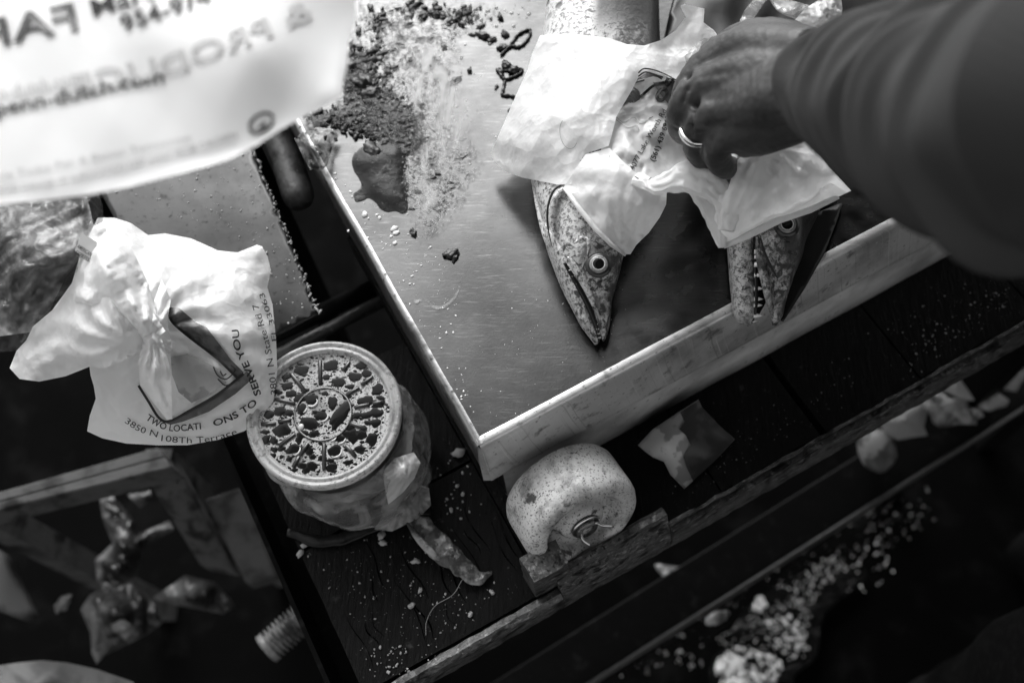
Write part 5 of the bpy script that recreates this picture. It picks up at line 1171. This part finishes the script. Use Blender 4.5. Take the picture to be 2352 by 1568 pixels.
# fingers, curled down into the bag
lump([(1625, 150, 1.034, .0132), (1594, 182, 1.028, .0112), (1576, 215, 1.016, .0102), (1572, 245, .998, .0092), (1580, 270, .984, .0078)], 16)
lump([(1600, 205, 1.034, .0132), (1574, 240, 1.028, .0112), (1562, 272, 1.016, .0104), (1564, 296, 1.000, .0094), (1574, 312, .986, .0080)], 16)
lump([(1622, 262, 1.032, .0124), (1606, 288, 1.026, .0108), (1597, 318, 1.013, .0098), (1604, 350, .999, .0090), (1622, 372, .986, .0078)], 16)
lump([(1664, 314, 1.026, .0118), (1648, 336, 1.020, .0102), (1648, 362, 1.008, .0094), (1664, 384, .996, .0088), (1684, 384, .984, .0074)], 16)
lump([(1650, 140, 1.010, .013), (1612, 190, .998, .0105), (1600, 235, .986, .0092), (1600, 262, .980, .0080)], 16)
# hypothenar edge
lump([(1880, 262, 1.068, .013), (1800, 282, 1.050, .0165), (1740, 308, 1.034, .0150), (1700, 330, 1.020, .0110)])
hand = mk('body', hb.v, hb.f, skin, person)
rm = hand.modifiers.new('remesh', 'REMESH'); rm.mode = 'VOXEL'; rm.voxel_size = .0013; rm.use_smooth_shade = True
sm = hand.modifiers.new('smooth', 'SMOOTH'); sm.factor = .7; sm.iterations = 18
dg = bpy.context.evaluated_depsgraph_get(); me2 = bpy.data.meshes.new_from_object(hand.evaluated_get(dg)); hand.modifiers.clear(); hand.data = me2
# small wrinkles over knuckles and wrist pressed into the surface
GRV = [([(1606, 226), (1592, 255), (1586, 292), (1590, 312)], .0034, 6), ([(1598, 178), (1580, 205), (1570, 232)], .0022, 6), ([(1650, 296), (1632, 322), (1630, 345)], .0020, 6), ([(1655, 345), (1668, 352), (1680, 350)], .0005, 3), ([(1592, 300), (1604, 306), (1612, 304)], .0004, 3), ([(1652, 356), (1664, 362), (1676, 361)], .0005, 3)]
off = world_loc(person)
kn = [(W(1604, 318 - 14, 1.022), .010), (W(1645, 350, 1.012), .010), (W(1566, 268, 1.02), .010)]
_n = len(me2.vertices); _co = np.empty(_n * 3); _no = np.empty(_n * 3)
me2.vertices.foreach_get('co', _co); me2.vertices.foreach_get('normal', _no); _co = _co.reshape(-1, 3); _no = _no.reshape(-1, 3)
for vi in range(_n):
    p = _co[vi] + off; n_ = _no[vi]; d = 0
    d += .0006 * mnoise.noise(Vector(p * [90, 90, 40]))
    d += .00035 * mnoise.noise(Vector(p * 260))
    q = proj(p)
    # creases at the ulnar side of the wrist
    if 1760 < q[0] < 1900 and 200 < q[1] < 330:
        wgt = max(0, 1 - abs(q[0] - 1825) / 75) * max(0, 1 - abs(q[1] - 275) / 60)
        d -= .0011 * wgt * max(0, math.sin((q[0] * .35 + q[1] * .95) / 4.6)) ** 2
    # grooves between fingers on the back of the hand
    for (ax_, ay_), (bx_, by_) in (((1690, 216), (1592, 236)), ((1700, 270), (1610, 296)), ((1700, 160), (1600, 178))):
        t = max(0, min(1, ((q[0] - ax_) * (bx_ - ax_) + (q[1] - ay_) * (by_ - ay_)) / ((bx_ - ax_) ** 2 + (by_ - ay_) ** 2)))
        dd = math.hypot(q[0] - ax_ - t * (bx_ - ax_), q[1] - ay_ - t * (by_ - ay_)); d -= .0012 * math.sin(math.pi * min(t, .97)) * math.exp(-(dd / 11) ** 2)
    for (pl, dep, wd_) in GRV:
        for (ax_, ay_), (bx_, by_) in zip(pl[:-1], pl[1:]):
            t = max(0, min(1, ((q[0] - ax_) * (bx_ - ax_) + (q[1] - ay_) * (by_ - ay_)) / ((bx_ - ax_) ** 2 + (by_ - ay_) ** 2)))
            dd = math.hypot(q[0] - ax_ - t * (bx_ - ax_), q[1] - ay_ - t * (by_ - ay_))
            if dd < wd_ * 3:
                g0, g1 = pl[0], pl[-1]; tt = ((q[0] - g0[0]) * (g1[0] - g0[0]) + (q[1] - g0[1]) * (g1[1] - g0[1])) / ((g1[0] - g0[0]) ** 2 + (g1[1] - g0[1]) ** 2)
                d -= dep * math.exp(-(dd / wd_) ** 2) * .55 * max(0, min(1, tt * 1.3))
    _co[vi] = p + n_ * d - off
me2.vertices.foreach_set('co', _co.ravel()); me2.update()
# ring on the ring finger
rc = (W(1606, 288, 1.026) + W(1597, 318, 1.013)) / 2; ra = W(1597, 318, 1.013) - W(1606, 288, 1.026); ra /= np.linalg.norm(ra)
V, Fc = lathe([(.0112, -.0024), (.0122, -.0022), (.0126, -.0008), (.0126, .0008), (.0122, .0022), (.0112, .0024)], rc, ra, 48); mk('ring', V, Fc, goldm, person)
V, Fc = lathe([(.0, .0), (.003, .0004), (.0042, .0)], W(1676, 392, .990), Vector((.25, -.6, .5)), 16); nl = mk('fingernail', V, Fc, mat('nail', .2, .25, 0, .5), person)

# sleeve
SL = [(1925, 198, 1.106, .0335, .86), (1936, 198, 1.108, .0385, .88), (1960, 199, 1.118, .0400, .9), (2000, 205, 1.132, .0415, .92), (2060, 220, 1.15, .0430, .95), (2140, 240, 1.168, .0465, .95), (2240, 262, 1.19, .0505, .95), (2380, 270, 1.22, .055, .95), (2560, 250, 1.26, .060, 1)]
S = spline([[*W(p[0], p[1], p[2]), p[3], p[4]] for p in SL], 22)
sh_w = np.array([.50, .40, 1.40]); el = S[-1]
S = np.vstack([S, spline([S[-1], [.42, .36, 1.33, .066, 1], [*sh_w, .075, 1]], 10)[1:]])
V, Fc = tube(S[:, :3], S[:, 3], 72, cap=False, squash=S[:, 4], up=(0, 0, 1)); V = np.array(V); V2 = []
for i in range(len(S)):
    c = S[i, :3]
    for k in range(72):
        p = V[i * 72 + k]; t = 2 * math.pi * k / 72; s_ = i / 22.0
        kk = 0
        px0, _, _ = proj(c)
        w_ = px0 + 26 * math.sin(t * 1.0 + .8) + 14 * math.sin(2 * t + 1)
        for (w0, wd, am) in ((1985, 9, .0022), (2022, 10, .0026), (2068, 13, .0036), (2092, 9, .0018), (2150, 17, .0046), (2235, 20, .0050), (2262, 12, .002), (2370, 26, .006)):
            kk += 2.6 * am * math.exp(-((w_ - w0) / wd) ** 2) * (.75 + .5 * mnoise.noise(Vector((w0 * .1, math.cos(t), math.sin(t)))))
        kk += .005 * mnoise.noise(Vector((s_ * 1.1, math.cos(t) * 1.2, math.sin(t) * 1.2))) * min(1, s_ / 2)
        d = p - c; L__ = np.linalg.norm(d); V2.append(p + d / L__ * kk)
mk('sleeve', V2, Fc, knit, person)
# torso, legs (mostly outside the view)
def ell(rows, n=40):
    S = spline(rows, 6); V = []; Fc = []
    for r_ in S:
        for k in range(n):
            t = 2 * math.pi * k / n; ca, sa = math.cos(r_[5] if len(r_) > 5 else 0), math.sin(r_[5] if len(r_) > 5 else 0)
            a, b = r_[3] * math.cos(t), r_[4] * math.sin(t); V.append((r_[0] + a * ca - b * sa, r_[1] + a * sa + b * ca, r_[2]))
    for j in range(len(S) - 1):
        for k in range(n): Fc.append((j * n + k, j * n + (k + 1) % n, (j + 1) * n + (k + 1) % n, (j + 1) * n + k))
    Fc += [tuple(range(n)), tuple(range((len(S) - 1) * n, len(S) * n))]
    return V, Fc
mk('knit_top', *ell([(.66, .24, .90, .15, .17, 0), (.66, .24, 1.05, .14, .16, 0), (.64, .25, 1.2, .14, .17, 0), (.62, .26, 1.35, .14, .20, 0), (.60, .27, 1.46, .11, .17, 0), (.59, .27, 1.51, .055, .06, 0)]), knit, person)
hd = MB(); hd.add(*ell([(.575, .27, 1.50, .050, .052, 0), (.56, .27, 1.57, .060, .055, 0), (.54, .27, 1.64, .095, .076, 0), (.54, .27, 1.70, .10, .080, 0), (.555, .27, 1.76, .075, .062, 0), (.56, .27, 1.785, .02, .02, 0)]))
blob(hd, (.438, .27, 1.655), .018, (1, .7, 1.3), .05, 2, 0)
mk('head', hd.v, hd.f, skin, person)
mk('hair', *ell([(.59, .27, 1.60, .075, .082, 0), (.57, .27, 1.70, .098, .088, 0), (.57, .27, 1.765, .085, .072, 0), (.57, .27, 1.798, .02, .02, 0)]), blackp, person)
j1 = ell([(.50, .13, .02, .05, .05, 0), (.49, .13, .30, .060, .062, 0), (.48, .13, .52, .068, .070, 0), (.55, .16, .78, .085, .085, 0), (.64, .20, .90, .10, .10, 0)])
j2 = ell([(.72, .36, .02, .05, .05, 0), (.72, .36, .5, .065, .068, 0), (.70, .31, .78, .085, .085, 0), (.67, .27, .92, .12, .12, 0)])
def wrk(v, s=1): return [tuple(np.array(p) + np.array(mnoise.noise_vector(Vector((p[0] * 12, p[1] * 12, p[2] * 9)))) * .012) for p in v]
mb = MB(); mb.add(wrk(j1[0]), j1[1]); mb.add(wrk(j2[0]), j2[1]); mb.out('jeans', denim, person)
print('sleeve radii ok; torso proj', proj((.50, .25, 1.2)), proj((.44, .13, .4)))
